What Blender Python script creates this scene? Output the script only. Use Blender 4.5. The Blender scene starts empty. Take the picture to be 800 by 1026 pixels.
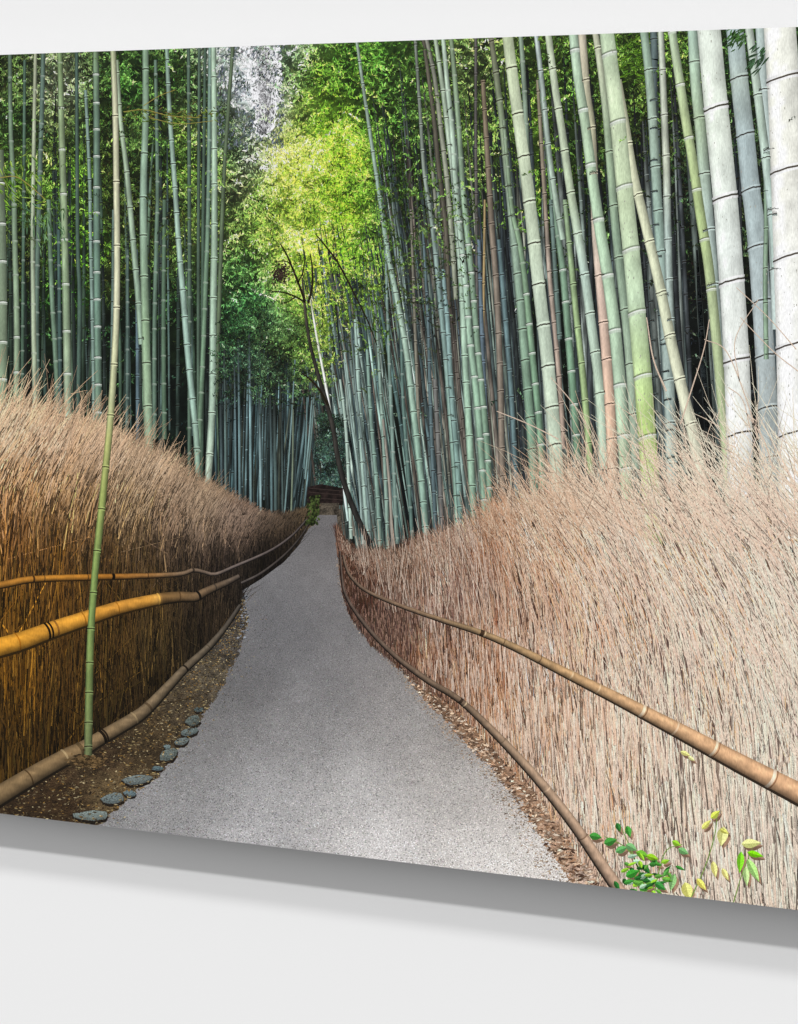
# A metal wall print floating off a white wall, photographed close and a little from the right.
# The photographed thing IS flat: a thin aluminium sheet whose printed face shows a bamboo grove.  It is built as that
# flat object: a sheet, its hanging frame, and the printed picture as inks lying on the sheet (all within 0.3 mm).
# Picture coordinates (u, v) are positions on the sheet's face; they are turned into metres once, by face().
import bpy, math
import numpy as np
R = np.random.default_rng(7)

sc = bpy.context.scene
# ------------------------------------------------------------------ camera
F = 1600.0; ALPHA = math.radians(16.9); DIST = 2.0; CAMZ = 1.55
cam_d = bpy.data.cameras.new('camera'); cam = bpy.data.objects.new('camera', cam_d); sc.collection.objects.link(cam)
sc.camera = cam
cam_d.sensor_width = 36; cam_d.lens = F/1026*36; cam_d.shift_y = -287.5/1026
cam_d.clip_start = 0.05; cam_d.clip_end = 200
CX, CY = DIST*math.sin(ALPHA), -DIST*math.cos(ALPHA)
cam.location = (CX, CY, CAMZ); cam.rotation_euler = (math.radians(90), 0, ALPHA)
# ------------------------------------------------------------------ light: soft room light and two lamps overhead
w = bpy.data.worlds.new('World'); sc.world = w; w.use_nodes = True
bg = w.node_tree.nodes['Background']; bg.inputs[1].default_value = 1.0
_N, _L = w.node_tree.nodes, w.node_tree.links               # a pale room: bright ceiling, dimmer floor
_t = _N.new('ShaderNodeTexCoord'); _s = _N.new('ShaderNodeSeparateXYZ'); _r = _N.new('ShaderNodeMapRange')
_r.inputs[1].default_value = -0.8; _r.inputs[2].default_value = 0.9; _r.inputs[3].default_value = 0.06; _r.inputs[4].default_value = 1.0
_L.new(_t.outputs['Generated'], _s.inputs[0]); _L.new(_s.outputs['Z'], _r.inputs[0]); _L.new(_r.outputs[0], bg.inputs[0])
def lamp(name, loc, target, size, power):
    d = bpy.data.lights.new(name, 'AREA'); d.shape = 'DISK'; d.size = size; d.energy = power
    o = bpy.data.objects.new(name, d); sc.collection.objects.link(o); o.location = loc
    from mathutils import Vector
    o.rotation_euler = (Vector(target)-Vector(loc)).to_track_quat('-Z', 'Y').to_euler()
lamp('ceiling_lamp_far', (-16, -44, 112), (0, 0, 1.2), 9.0, 90000)
lamp('ceiling_lamp_near', (-26, -66, 110), (0, 0, 1.2), 5.0, 117000)
sc.view_settings.view_transform = 'Standard'; sc.view_settings.look = 'None'
sc.view_settings.exposure = 0; sc.view_settings.gamma = 1
WHITE = 1.12                                     # light on the wall plane: paper white = this much
GAP = 0.037                                      # sheet stands this far off the wall
# ------------------------------------------------------------------ helpers
def lin(c):
    c = np.clip(np.asarray(c, float)/255.0, 0, 1)
    return np.clip(np.where(c <= 0.04045, c/12.92, ((c+0.055)/1.055)**2.4)/WHITE, 0, 0.9)
def face(u, v):
    """picture position -> metres across / up on the sheet's front face (plane y = 0)"""
    u = np.asarray(u, float)-400; v = np.asarray(v, float)-225.5
    s = -CY/(math.cos(ALPHA)+u/F*math.sin(ALPHA))
    return CX+s*(-math.sin(ALPHA)+u/F*math.cos(ALPHA)), CAMZ-s*v/F
TOP = float(face(0, 55)[1]); BOT = float(face(0, 815)[1])
LEFT = float(face(-70, 400)[0]); RIGHT = float(face(905, 400)[0])
MM = 0.00012
depth_now = [0.05]
class Ink:
    """quads (u, v) x 4 with a colour per corner, at a layer height (x 0.12 mm) above the sheet"""
    def __init__(s): s.q = []; s.c = []; s.d = []
    def quads(s, P, C, d):
        P = np.asarray(P, float).reshape(-1, 4, 2); C = np.asarray(C, float)
        if C.ndim == 1: C = np.broadcast_to(C, (len(P), 4, 3))
        elif C.ndim == 2: C = np.broadcast_to(C[:, None, :], (len(P), 4, 3))
        d = np.broadcast_to(np.asarray(d, float), (len(P),))
        s.q.append(P); s.c.append(C); s.d.append(d)
    def build(s, name, material, parent):
        P = np.concatenate(s.q); C = np.concatenate(s.c); d = np.concatenate(s.d)
        X, Z = face(P[..., 0], P[..., 1])
        keep = (Z.min(1) < TOP) & (Z.max(1) > BOT) & (X.max(1) > LEFT) & (X.min(1) < RIGHT)
        X, Z, C, d = X[keep], Z[keep], C[keep], d[keep]
        X = np.clip(X, LEFT, RIGHT); Z = np.clip(Z, BOT, TOP)
        ar = np.zeros(len(X))
        for i in range(4):
            j = (i+1) % 4; ar += X[:, i]*Z[:, j]-X[:, j]*Z[:, i]
        ok = np.abs(ar) > 1e-10
        X, Z, C, d, ar = X[ok], Z[ok], C[ok], d[ok], ar[ok]
        flip = ar < 0                              # all faces look at the room (-Y)
        X[flip] = X[flip][:, ::-1]; Z[flip] = Z[flip][:, ::-1]; C = np.array(C); C[flip] = C[flip][:, ::-1]
        n = len(X)
        co = np.stack([X, np.broadcast_to(-(d*MM)[:, None], X.shape), Z], -1).reshape(-1, 3)
        me = bpy.data.meshes.new(name)
        me.vertices.add(n*4); me.vertices.foreach_set('co', co.astype(np.float32).ravel())
        me.loops.add(n*4); me.loops.foreach_set('vertex_index', np.arange(n*4, dtype=np.int32))
        me.polygons.add(n); me.polygons.foreach_set('loop_start', np.arange(0, n*4, 4, dtype=np.int32))
        me.polygons.foreach_set('loop_total', np.full(n, 4, dtype=np.int32))
        me.update(calc_edges=True)
        at = me.color_attributes.new('ink', 'FLOAT_COLOR', 'POINT')
        cc = np.ones((n*4, 4), np.float32); cc[:, :3] = lin(C.reshape(-1, 3)); at.data.foreach_set('color', cc.ravel())
        me.materials.append(material)
        o = bpy.data.objects.new(name, me); sc.collection.objects.link(o); o.parent = parent
        return o
def vnoise(x, y, scale, seed=0):
    g = np.random.default_rng(seed).random((64, 64))
    x = np.asarray(x)/scale; y = np.asarray(y)/scale
    xi = np.floor(x).astype(int); yi = np.floor(y).astype(int); fx = x-xi; fy = y-yi
    fx = fx*fx*(3-2*fx); fy = fy*fy*(3-2*fy)
    G = lambda a, b: g[a % 64, b % 64]
    return (G(xi, yi)*(1-fx)+G(xi+1, yi)*fx)*(1-fy)+(G(xi, yi+1)*(1-fx)+G(xi+1, yi+1)*fx)*fy
def tone(table, x, y, soft=14):
    t = np.asarray(table, float); x = np.asarray(x, float).ravel(); y = np.asarray(y, float).ravel()
    out = np.empty((len(x), 3))
    for a in range(0, len(x), 20000):
        d2 = (x[a:a+20000, None]-t[None, :, 0])**2+(y[a:a+20000, None]-t[None, :, 1])**2
        wt = 1/(d2+soft*soft)**2
        out[a:a+20000] = wt@t[:, 2:5]/wt.sum(1, keepdims=True)
    return out
def spline(pts, step=4.0):
    p = np.asarray(pts, float); q = np.vstack([2*p[0]-p[1], p, 2*p[-1]-p[-2]]); out = []
    for i in range(len(p)-1):
        n = max(2, int(np.hypot(*(p[i+1, :2]-p[i, :2]))/step)); t = np.linspace(0, 1, n, endpoint=False)[:, None]
        a, b, c, d = q[i], q[i+1], q[i+2], q[i+3]
        out.append(0.5*((2*b)+(-a+c)*t+(2*a-5*b+4*c-d)*t**2+(-a+3*b-3*c+d)*t**3))
    return np.vstack(out+[p[-1:]])
def smooth(a, b, x): t = np.clip((np.asarray(x, float)-a)/(b-a), 0, 1); return t*t*(3-2*t)
# ------------------------------------------------------------------ materials
def nodes(m): m.use_nodes = True; return m.node_tree.nodes, m.node_tree.links, m.node_tree.nodes['Principled BSDF']
def ink_material(name, grain, amount, rough=0.38, spec=0.12):
    """print ink: the printed colour with the fine grain of the print"""
    m = bpy.data.materials.new(name); N, L, b = nodes(m)
    a = N.new('ShaderNodeVertexColor'); a.layer_name = 'ink'
    tc = N.new('ShaderNodeTexCoord'); mp = N.new('ShaderNodeMapping'); mp.inputs['Scale'].default_value = grain
    L.new(tc.outputs['Object'], mp.inputs[0])
    n = N.new('ShaderNodeTexNoise'); n.inputs['Scale'].default_value = 1; n.inputs['Detail'].default_value = 2
    L.new(mp.outputs[0], n.inputs['Vector'])
    r = N.new('ShaderNodeMapRange'); r.inputs[1].default_value = 0.25; r.inputs[2].default_value = 0.75
    r.inputs[3].default_value = 1-amount; r.inputs[4].default_value = 1+amount
    L.new(n.outputs['Fac'], r.inputs[0])
    x = N.new('ShaderNodeVectorMath'); x.operation = 'SCALE'
    L.new(a.outputs['Color'], x.inputs[0]); L.new(r.outputs[0], x.inputs['Scale']); L.new(x.outputs[0], b.inputs['Base Color'])
    b.inputs['Roughness'].default_value = rough; b.inputs['Specular IOR Level'].default_value = spec
    return m
M_INK = ink_material('printed_ink', (760, 760, 760), 0.34)
M_BRUSH = ink_material('printed_brushwood_ink', (760, 760, 420), 0.26)
M_STEM = ink_material('printed_stem_ink', (800, 800, 190), 0.17)
M_PATH = ink_material('printed_gravel_ink', (700, 700, 800), 0.36)
M_SKY = ink_material('printed_sky_ink', (700, 700, 700), 0.02)
M_SOIL = ink_material('printed_soil_ink', (520, 520, 640), 0.75)
def plain(name, col, rough, metal=0, bump=0):
    m = bpy.data.materials.new(name); N, L, b = nodes(m)
    n = N.new('ShaderNodeTexNoise'); n.inputs['Scale'].default_value = 6; n.inputs['Detail'].default_value = 4
    r = N.new('ShaderNodeMixRGB'); r.blend_type = 'MIX'
    r.inputs[1].default_value = (*[c*0.992 for c in col], 1); r.inputs[2].default_value = (*col, 1)
    L.new(n.outputs['Fac'], r.inputs[0]); L.new(r.outputs[0], b.inputs['Base Color'])
    b.inputs['Roughness'].default_value = rough; b.inputs['Metallic'].default_value = metal
    b.inputs['Specular IOR Level'].default_value = 0.1
    return m
M_WALL = plain('matt_white_wall_paint', (0.775, 0.775, 0.775), 0.9)
M_METAL = plain('brushed_aluminium', (0.62, 0.62, 0.62), 0.35, 0.8)
M_FRAME = plain('white_float_frame', (0.55, 0.55, 0.55), 0.6)
# ------------------------------------------------------------------ wall, sheet, frame
def box(name, x0, x1, y0, y1, z0, z1, m, parent=None, bevel=0):
    import bmesh
    bm = bmesh.new(); bmesh.ops.create_cube(bm, size=1)
    for v in bm.verts: v.co = ((x0+x1)/2+v.co.x*(x1-x0), (y0+y1)/2+v.co.y*(y1-y0), (z0+z1)/2+v.co.z*(z1-z0))
    if bevel: bmesh.ops.bevel(bm, geom=bm.edges[:], offset=bevel, segments=2, affect='EDGES', profile=0.5)
    me = bpy.data.meshes.new(name); bm.to_mesh(me); bm.free(); me.materials.append(m)
    o = bpy.data.objects.new(name, me); sc.collection.objects.link(o); o.parent = parent; return o
wall = box('wall', -7, 7, GAP, GAP+0.12, -1.2, 5.5, M_WALL); wall['kind'] = 'structure'
root = bpy.data.objects.new('metal_print', None); sc.collection.objects.link(root); root.location = (0, 0, 0)
root['label'] = 'frameless glossy metal print of a path through a bamboo grove, floating off the white wall'
root['category'] = 'wall print'
# sheet: 1.6 mm thick, its front face at y = 0
box('metal_sheet', LEFT, RIGHT, 0, 0.0016, BOT, TOP, M_METAL, root)
ins = 0.13
for a in ((LEFT+ins, RIGHT-ins, TOP-ins-0.03, TOP-ins), (LEFT+ins, RIGHT-ins, BOT+ins, BOT+ins+0.03),
          (LEFT+ins, LEFT+ins+0.03, BOT+ins+0.031, TOP-ins-0.031), (RIGHT-ins-0.03, RIGHT-ins, BOT+ins+0.031, TOP-ins-0.031)):
    box('hanging_batten', a[0], a[1], 0.0017, GAP-0.0005, a[2], a[3], M_FRAME, root)
def part(o, label=None, kind=None):
    if label: o['label'] = label
    if kind: o['kind'] = kind
    return o
# ================================================================== THE PRINTED PICTURE
FOL = [(5,80,52,72,28),(25,120,40,70,22),(20,180,60,100,25),(15,260,30,55,20),(45,110,95,112,60),(50,160,58,84,30),(58,90,110,125,85),
 (72,175,62,112,22),(85,250,50,110,18),(72,300,40,85,18),(105,110,42,66,20),(108,170,38,60,18),(130,90,45,85,25),(130,130,62,92,35),(130,220,32,60,22),
 (110,280,36,66,22),(160,80,40,66,22),(165,150,40,68,22),(180,75,42,70,22),(180,130,72,100,28),(190,170,70,112,28),(195,220,52,88,30),(160,210,26,50,20),
 (205,100,42,66,28),(225,120,62,86,40),(225,170,70,104,38),(232,62,130,142,130),(250,60,205,210,225),(262,65,225,228,240),(262,85,238,240,250),(258,100,215,220,235),(245,90,165,172,190),(272,55,120,150,110),(274,70,130,160,110),
 (271,108,170,186,150),(243,115,120,135,120),(252,130,110,125,105),(265,130,140,150,135),(250,160,118,138,118),(262,160,104,125,88),(240,190,78,104,68),(232,150,80,108,62),
 (280,60,95,120,90),(284,90,120,145,100),(290,75,82,118,48),(278,115,150,165,110),(285,130,150,170,85),(276,155,170,196,66),(290,150,172,200,62),(300,165,182,210,70),(285,175,165,198,58),
 (300,180,150,190,48),(318,165,130,172,42),(300,130,110,148,38),(305,100,96,136,34),(320,75,76,118,28),(330,100,88,132,28),(345,80,60,98,26),(355,60,58,98,28),(325,130,92,140,24),(345,130,100,142,34),
 (345,160,108,150,28),(330,190,118,165,34),(310,200,128,170,46),(285,200,118,160,42),(262,195,92,128,50),(240,220,66,104,46),(262,225,74,116,40),(290,230,124,162,48),(315,230,128,172,42),(345,210,98,142,26),(360,190,64,96,24),(375,120,44,72,22),
 (400,70,62,92,34),(385,60,56,96,30),(410,90,56,90,32),(400,130,38,62,22),(395,170,34,54,20),(390,210,38,56,22),(415,150,48,74,26),(435,110,84,104,44),(430,160,66,84,36),(425,220,44,58,28),
 (470,70,106,120,58),(490,80,104,120,54),(490,130,94,114,44),(470,160,86,104,44),(505,100,90,110,40),(480,200,70,88,36),(540,80,84,112,34),(540,120,102,134,30),(545,150,92,124,28),(535,200,74,104,26),(545,190,80,110,30),
 (565,90,54,76,24),(570,140,46,66,22),(590,200,34,48,20),(610,130,42,60,20),(640,60,62,92,26),(635,100,46,66,20),(640,150,34,48,18),(640,220,26,38,20),(700,120,34,48,22),(730,150,30,44,24),(680,200,24,36,20),(660,70,56,84,24),(760,60,40,70,28),
 (225,240,54,88,40),(240,270,44,92,44),(255,300,50,96,50),(235,320,34,62,34),(270,280,58,100,44),(290,270,100,140,46),(268,320,44,66,40),(290,330,46,66,36),(245,360,26,40,30),(280,370,28,40,28),(300,300,96,132,46),(300,350,60,86,34),
 (315,290,134,172,46),(325,320,112,148,44),(310,260,142,182,44),(340,300,88,122,38),(335,250,104,150,32),(325,350,96,124,44),(345,340,80,106,44),(360,250,72,110,28),(365,290,66,92,30),(375,330,60,84,34),(360,370,60,78,36),(400,280,46,58,28),(390,240,46,66,26),(385,370,48,60,34),
 (420,330,34,42,26),(400,420,30,40,32),(450,300,36,46,26),(480,280,52,66,30),(500,320,30,38,26),(600,300,24,32,20),(650,330,20,28,22),(700,320,22,28,24),(540,260,46,62,26),(560,320,20,30,24),
 (10,340,24,44,22),(50,330,26,48,22),(100,350,24,44,22),(130,330,18,34,22),(160,320,28,52,24),(190,330,26,48,22),(90,410,20,38,24),(40,400,22,36,24),(180,400,20,34,26),(210,330,26,48,26),(215,420,16,26,24),
 (260,440,16,24,26),(300,430,20,30,28),(320,420,28,42,32),(330,460,40,58,50),(325,470,30,44,40),(350,440,22,32,30),(400,500,16,24,26),(450,450,16,24,26),(500,450,14,22,26),(600,450,14,22,24),(700,440,18,24,28),(760,450,22,26,30)]
def fol_fix(x, y, r, g, b):
    k = 0.98 if x < 215 else (0.90 if 425 < x < 600 else (1.04 if x >= 600 else 1.06)); m = (r+g+b)/3; q = 0.80 if (x < 215 or x > 425) else 0.94
    if 425 < x < 600: r, b = r*.88, b*.9
    if x < 335 and 180 < y < 300 and r < 85: r, g, b = r+6, g-3, b-2
    return (x, y, *(min(252, (m+(c-m)*q+4)*k) for c in (r+(5 if x < 300 and 150 < y < 300 else 0), g, b)))
FOL = [fol_fix(*t) for t in FOL]
def fol_density(x, y):
    d = np.where(x < 215, 1-0.92*smooth(200, 400, y), np.where(x < 330, 1-0.97*smooth(335, 415, y),
        np.where(x < 460, 1-0.95*smooth(230, 400, y), 0.95-0.85*smooth(130, 330, y))))
    return d
def leaves(ink, n, x0, x1, y0, y1, d0, d1, size=(1.3, 3.8), gain=1.0, dens=fol_density, spread=0.50, hang=0.35, soft=14):
    m = max(1, n//9); X = R.uniform(x0, x1, m); Y = R.uniform(y0, y1, m)          # m sprays of nine narrow leaves along a hanging twig
    cl = vnoise(X, Y, 13, 3)*0.6+vnoise(X, Y, 5, 4)*0.4
    keep = R.random(m) < dens(X, Y)*smooth(0.05, 0.42, cl)
    X, Y, cl = X[keep], Y[keep], cl[keep]; m = len(X)
    tw = np.where(R.random(m) < 0.5, R.normal(0.55, 0.35, m), R.normal(2.55, 0.35, m)); F1 = np.exp(R.normal(0, spread*0.75, m)); Ls = R.uniform(*size, m)*1.35
    k9 = np.tile(np.arange(9), m); I = np.repeat(np.arange(m), 9); t = (k9/8-0.5)*Ls[I]*2.6+R.normal(0, .7, len(I))
    x = X[I]+np.cos(tw[I])*t+R.normal(0, .6, len(I)); y = Y[I]+np.sin(tw[I])*t+R.normal(0, .6, len(I))+(k9/8-.5)**2*3; cl = cl[I]; n = len(x)
    c = tone(FOL, x, y, soft)
    f = F1[I]*np.exp(R.normal(0, spread*0.55, n))*(0.62+0.78*smooth(0.2, 0.75, cl))*gain
    c = c*f[:, None]
    hi = R.random(n) < 0.10; c[hi] = c[hi]*1.25+np.array([20, 24, 12])          # glints
    c += R.normal(0, 5, (n, 3)); c = np.clip(c, 4, 250)
    L = Ls[I]*R.uniform(.7, 1.25, n); W = L*R.uniform(0.18, 0.36, n)
    a = tw[I]+np.where(k9 % 2, 1, -1)*R.uniform(.25, .75, n)
    a = np.where(R.random(n) < hang, R.normal(1.5, .4, n), a)
    dx, dy = np.cos(a), np.sin(a)
    P = np.stack([np.stack([x-dx*L/2, y-dy*L/2], -1), np.stack([x-dy*W/2, y+dx*W/2], -1),
                  np.stack([x+dx*L/2, y+dy*L/2], -1), np.stack([x+dy*W/2, y-dx*W/2], -1)], 1)
    sh = R.uniform(0.75, 1.25, (n, 4, 1))
    ink.quads(P, np.clip(c[:, None, :]*sh, 3, 252), R.uniform(d0, d1, m)[I]+R.uniform(0, .004, n))
# ---- backdrop: deep shade of the grove
k = Ink(); st = 3.0
gx, gy = np.meshgrid(np.arange(-75, 915, st), np.arange(15, 600, st)); gx = gx.ravel(); gy = gy.ravel()
P = np.stack([np.stack([gx, gy], -1), np.stack([gx+st, gy], -1), np.stack([gx+st, gy+st], -1), np.stack([gx, gy+st], -1)], 1)
def backcol(x, y):
    c = tone(FOL, x, y)
    lum = c.mean(1); f = 0.52+0.5*smooth(110, 190, lum)
    f = f*(0.7+0.6*vnoise(x, y, 9, 5))*(0.6+0.8*vnoise(x, y, 3.1, 6))
    return np.clip(c*f[:, None], 4, 255)
C = backcol(P[..., 0].ravel(), P[..., 1].ravel()).reshape(-1, 4, 3)
k.quads(P, C, 0.05)
back = part(k.build('grove_shade', M_INK, root))
# ---- foliage behind the stems
k = Ink()
leaves(k, 230000, -75, 910, 20, 460, 0.08, 0.30)
leaves(k, 60000, 262, 392, 120, 340, 0.22, 0.34, gain=1.22)
# sky between the crowns, seen through slate coloured leaves
n = 3600; x = R.normal(0, 1, n); y = R.uniform(42, 135, n); x = np.interp(y, [42, 75, 105, 135], [261, 266, 267, 264])+x*np.interp(y, [42, 80, 110, 135], [7, 6, 4.5, 2.5])
L = R.uniform(3, 7, n); ks = Ink(); ks.quads(np.stack([np.stack([x-L*.3, y], -1), np.stack([x, y-L*.5], -1), np.stack([x+L*.3, y], -1), np.stack([x, y+L*.5], -1)], 1), np.array([[252, 252, 255]])*R.uniform(.98, 1.0, (n, 1)), R.uniform(.345, .3525, n)); part(ks.build('sky_gap', M_SKY, root), 'bright white sky showing between the tree crowns')
n = 3000; x = R.uniform(218, 284, n); y = R.uniform(42, 150, n); kp = R.random(n) < smooth(.30, .60, vnoise(x, y, 8, 81))*(1-.88*np.exp(-((x-266)/9.)**2)); x, y = x[kp], y[kp]; n = len(x)
L = R.uniform(2, 4.6, n); W = L*R.uniform(.22, .4, n); a = R.normal(1.9, .5, n); dx, dy = np.cos(a), np.sin(a)
k.quads(np.stack([np.stack([x-dx*L/2, y-dy*L/2], -1), np.stack([x-dy*W/2, y+dx*W/2], -1), np.stack([x+dx*L/2, y+dy*L/2], -1), np.stack([x+dy*W/2, y-dx*W/2], -1)], 1),
        np.array([(104,112,124),(78,96,90),(130,138,150),(70,92,70),(96,120,80)])[R.integers(4, size=n)]*R.uniform(.7, 1.2, (n, 1)), R.uniform(.353, .358, n))
fol = part(k.build('foliage', M_INK, root), 'green leaf canopy, brightest yellow green left of centre')
# ---- stems
PROF = np.array([0.62, 1.06, 1.14, 1.10, 0.98, 0.82, 0.62, 0.44]); POS = np.linspace(-0.5, 0.5, len(PROF))
def stem(ink, pts, col, depth, node=None, gap=40, node_h=None, prof=PROF, tilt=-0.10, phase=None, mottle=0.06, grey=0.80, bow=0.16):
    """pts: (u, v, width); col: one colour or list of (v, colour); node: 'dark' | 'white' | None"""
    p = spline(pts, 4.0); n = len(p)
    t = np.gradient(p[:, :2], axis=0); t /= np.hypot(t[:, 0], t[:, 1])[:, None]; nr = np.stack([t[:, 1], -t[:, 0]], -1)
    if nr[:, 0].mean() < 0: nr = -nr
    if isinstance(col[0], (tuple, list)):
        vs = [c[0] for c in col]; cs = np.array([c[1] for c in col], float)
        base = np.stack([np.interp(p[:, 1], vs, cs[:, i]) for i in range(3)], -1)
    else: base = np.broadcast_to(np.array(col, float), (n, 3))
    g_ = base.mean(1, keepdims=True); base = g_+(base-g_)*grey*(0.92 if p[:, 0].mean() > 420 else 1.0); base = base+(np.array([[212, 220, 208]])-base)*(0.13 if depth > 0.7 else 0.04); base = base*(1.06 if depth > 0.7 else 1.0)
    big = p[:, 2].max() > 9
    ps = prof; po = POS
    if not big: ps = prof[[0, 2, 4, 7]]; po = POS[[0, 2, 4, 7]]
    m = len(ps)
    V = p[:, None, :2]+nr[:, None, :]*(po[None, :, None]*p[:, None, 2:3])
    seed = int(R.integers(1e6))
    mot = 1+mottle*(2*vnoise(V[..., 0]*3, V[..., 1]*0.35, 4, seed)-1)+mottle*(2*vnoise(V[..., 0], V[..., 1], 22, seed+1)-1)
    Cc = base[:, None, :]*ps[None, :, None]*mot[..., None]
    P = np.stack([V[:-1, :-1], V[:-1, 1:], V[1:, 1:], V[1:, :-1]], 2).reshape(-1, 4, 2)
    C = np.stack([Cc[:-1, :-1], Cc[:-1, 1:], Cc[1:, 1:], Cc[1:, :-1]], 2).reshape(-1, 4, 3)
    ink.quads(P, np.clip(C, 3, 254), depth)
    if node:
        s = np.concatenate([[0], np.cumsum(np.hypot(*np.diff(p[:, :2], axis=0).T))])
        at = []
        if isinstance(gap, (list, tuple)):
            at = [float(np.interp(g, p[:, 1], s)) for g in gap if p[0, 1] < g < p[-1, 1]] if p[-1, 1] > p[0, 1] else [float(np.interp(-g, -p[:, 1], s)) for g in gap]
        else:
            q = R.uniform(0, gap) if phase is None else phase
            while q < s[-1]: at.append(q); q += gap*R.uniform(0.9, 1.12)
        for q in at:
            cx, cy, ww = (np.interp(q, s, p[:, i]) for i in range(3)); i = min(int(np.searchsorted(s, q)), n-1)
            tx, ty = t[i]*np.sign(t[i][1] or 1); b = base[i]
            h = node_h or max(0.9, 0.085*ww)
            def ring(off, hh, colr, dd, ext=1.04, rag=0.0):
                e = np.linspace(-0.5, 0.5, 9 if big else 4)
                bx = cx+tx*off+e*ww*ext*(-ty if nr[i][0]*ty > 0 and False else 1)*abs(ty); by = cy+ty*off-e*ww*tx*0.9+e*ww*tilt*1.6-(0.25-e*e)*ww*bow*2
                by = by+R.normal(0, rag, len(e))
                q0 = np.stack([bx, by-hh/2], -1); q1 = np.stack([bx, by+hh/2], -1)
                ed = 0.72+0.28*np.sqrt(np.clip(1-(2*e)**2, 0, 1))
                cc = np.array(colr, float)[None, :]*ed[:, None]
                ink.quads(np.stack([q0[:-1], q0[1:], q1[1:], q1[:-1]], 1), np.stack([cc[:-1], cc[1:], cc[1:], cc[:-1]], 1), dd)
            if node == 'pale':
                ring(0, h*0.8, np.minimum(b*1.35+18, 235), depth+0.009)
            elif node == 'white' and ww < 6:
                ring(h*1.1, h*1.4, b*0.75+np.array([52, 54, 50]), depth+0.006); ring(0, h*0.8, b*0.45+np.array([112, 116, 110]), depth+0.009)
            elif node == 'white':
                ring(-0.9*h, h*1.3, b*0.72, depth+0.004); ring(h*1.1, h*2.2, b*0.5+np.array([105, 108, 104])*1.05, depth+0.006); ring(0, h*0.9, (236, 240, 232), depth+0.009)
            else:
                ring(-h*1.3, h*1.2, np.minimum(b*1.12+8, 250), depth+0.004); ring(h*1.2, h*1.3, np.minimum(b*1.10+8, 250), depth+0.005)
                ring(0, h, b*0.30+np.array([14, 6, 2]), depth+0.009, rag=0.12 if not big else 0.25)
# far stems nobody could count: thin, in the shade
k = Ink()
def many(n, fx, y0, y1, wr, cols, lean, d0, d1, nodes_p=0.3):
    for _ in range(n):
        x = fx(); ya = R.uniform(*y0) if isinstance(y0, tuple) else y0(x); yb = R.uniform(*y1) if isinstance(y1, tuple) else y1(x)
        ln = lean(x)+R.normal(0, 0.018); w_ = R.uniform(*wr); c = np.array(cols[R.integers(len(cols))], float)*R.uniform(0.7, 1.2)
        xm = x+ln*(yb-ya)*0.5+R.normal(0, 1.5)
        ytop = ya+(yb-ya)*0.25
        stem(k, [(x, ya, w_*0.3), (xm-ln*(yb-ya)*0.3, ya+(yb-ya)*0.2, w_*0.85), (xm, (ya+yb)/2, w_), (x+ln*(yb-ya), yb, w_)],
             [(ya, c*0.35), (ya+(ytop-ya)*.5, c*.65), (ytop, c*0.9), (yb-60, c), (yb, c*0.7)], R.uniform(d0, d1),
             node=('pale' if R.random() < 0.35 else 'dark') if R.random() < nodes_p else None, gap=R.uniform(16, 34), mottle=0.3)
many(62, lambda: R.uniform(-70, 222), (90, 330), (430, 520), (1.6, 4.2), [(56,82,62),(74,100,76),(40,58,50),(64,88,82),(36,48,44)], lambda x: 0.0, 0.36, 0.50, 0.6)
many(150, lambda: R.uniform(212, 322), lambda x: R.uniform(330, 430), (495, 530), (0.9, 2.6), [(52,78,82),(40,60,62),(74,104,108),(34,44,42),(58,66,56),(88,120,124),(26,36,38)], lambda x: -0.02+(-0.12 if x > 290 else 0)*R.random(), 0.36, 0.50, 0.35)
many(60, lambda: R.uniform(318, 345), (395, 430), (470, 500), (0.7, 1.4), [(44,64,62),(36,50,48)], lambda x: -0.05, 0.36, 0.40, 0.0)
many(190, lambda: R.uniform(300, 420), lambda x: R.uniform(215, 370) if x < 370 else R.uniform(80, 300), (535, 560), (1.0, 3.4), [(120,150,140),(92,122,112),(70,100,98),(140,168,158),(96,84,74),(60,80,84),(44,58,60),(120,112,98),(150,172,160)], lambda x: 0.14+R.normal(0, 0.03), 0.38, 0.56, 0.5)
many(150, lambda: R.uniform(400, 520), lambda x: R.uniform(60, 330), (520, 560), (1.6, 4.2), [(90,112,106),(66,84,84),(110,132,120),(98,88,78),(54,68,76),(46,56,56),(124,128,112)], lambda x: 0.09, 0.38, 0.56, 0.5)
many(190, lambda: R.uniform(500, 910), lambda x: R.uniform(40, 300), (500, 560), (2.5, 6.5), [(62,78,82),(44,56,60),(84,102,100),(50,56,60),(96,112,104),(36,44,50),(112,124,118)], lambda x: 0.06, 0.38, 0.56, 0.5)
part(k.build('distant_bamboo', M_STEM, root), 'thin blue grey bamboo crowded in the deep shade', 'stuff')
# ---- foliage hanging in front of the far stems
k = Ink()
leaves(k, 80000, -75, 910, 20, 430, 0.58, 0.72, gain=1.05, dens=lambda x, y: fol_density(x, y)**1.6*0.75)
leaves(k, 16000, 225, 330, 300, 420, 0.58, 0.72, size=(1.2, 2.8), gain=1.1, dens=lambda x, y: 0.55*(1-smooth(370, 420, y)))
leaves(k, 9000, 318, 346, 415, 488, 0.58, 0.72, size=(1.2, 2.6), gain=0.85, dens=lambda x, y: 0.8+0*x)
near_fol = part(k.build('leaf_spray', M_INK, root))
# ---- stems one can tell apart.  (points, colour, node style, node gap, label)
G = lambda *a: a
S = []
def add(pts, col, node='dark', gap=30, label=None, **kw): S.append((pts, col, node, gap, label, kw))
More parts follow.
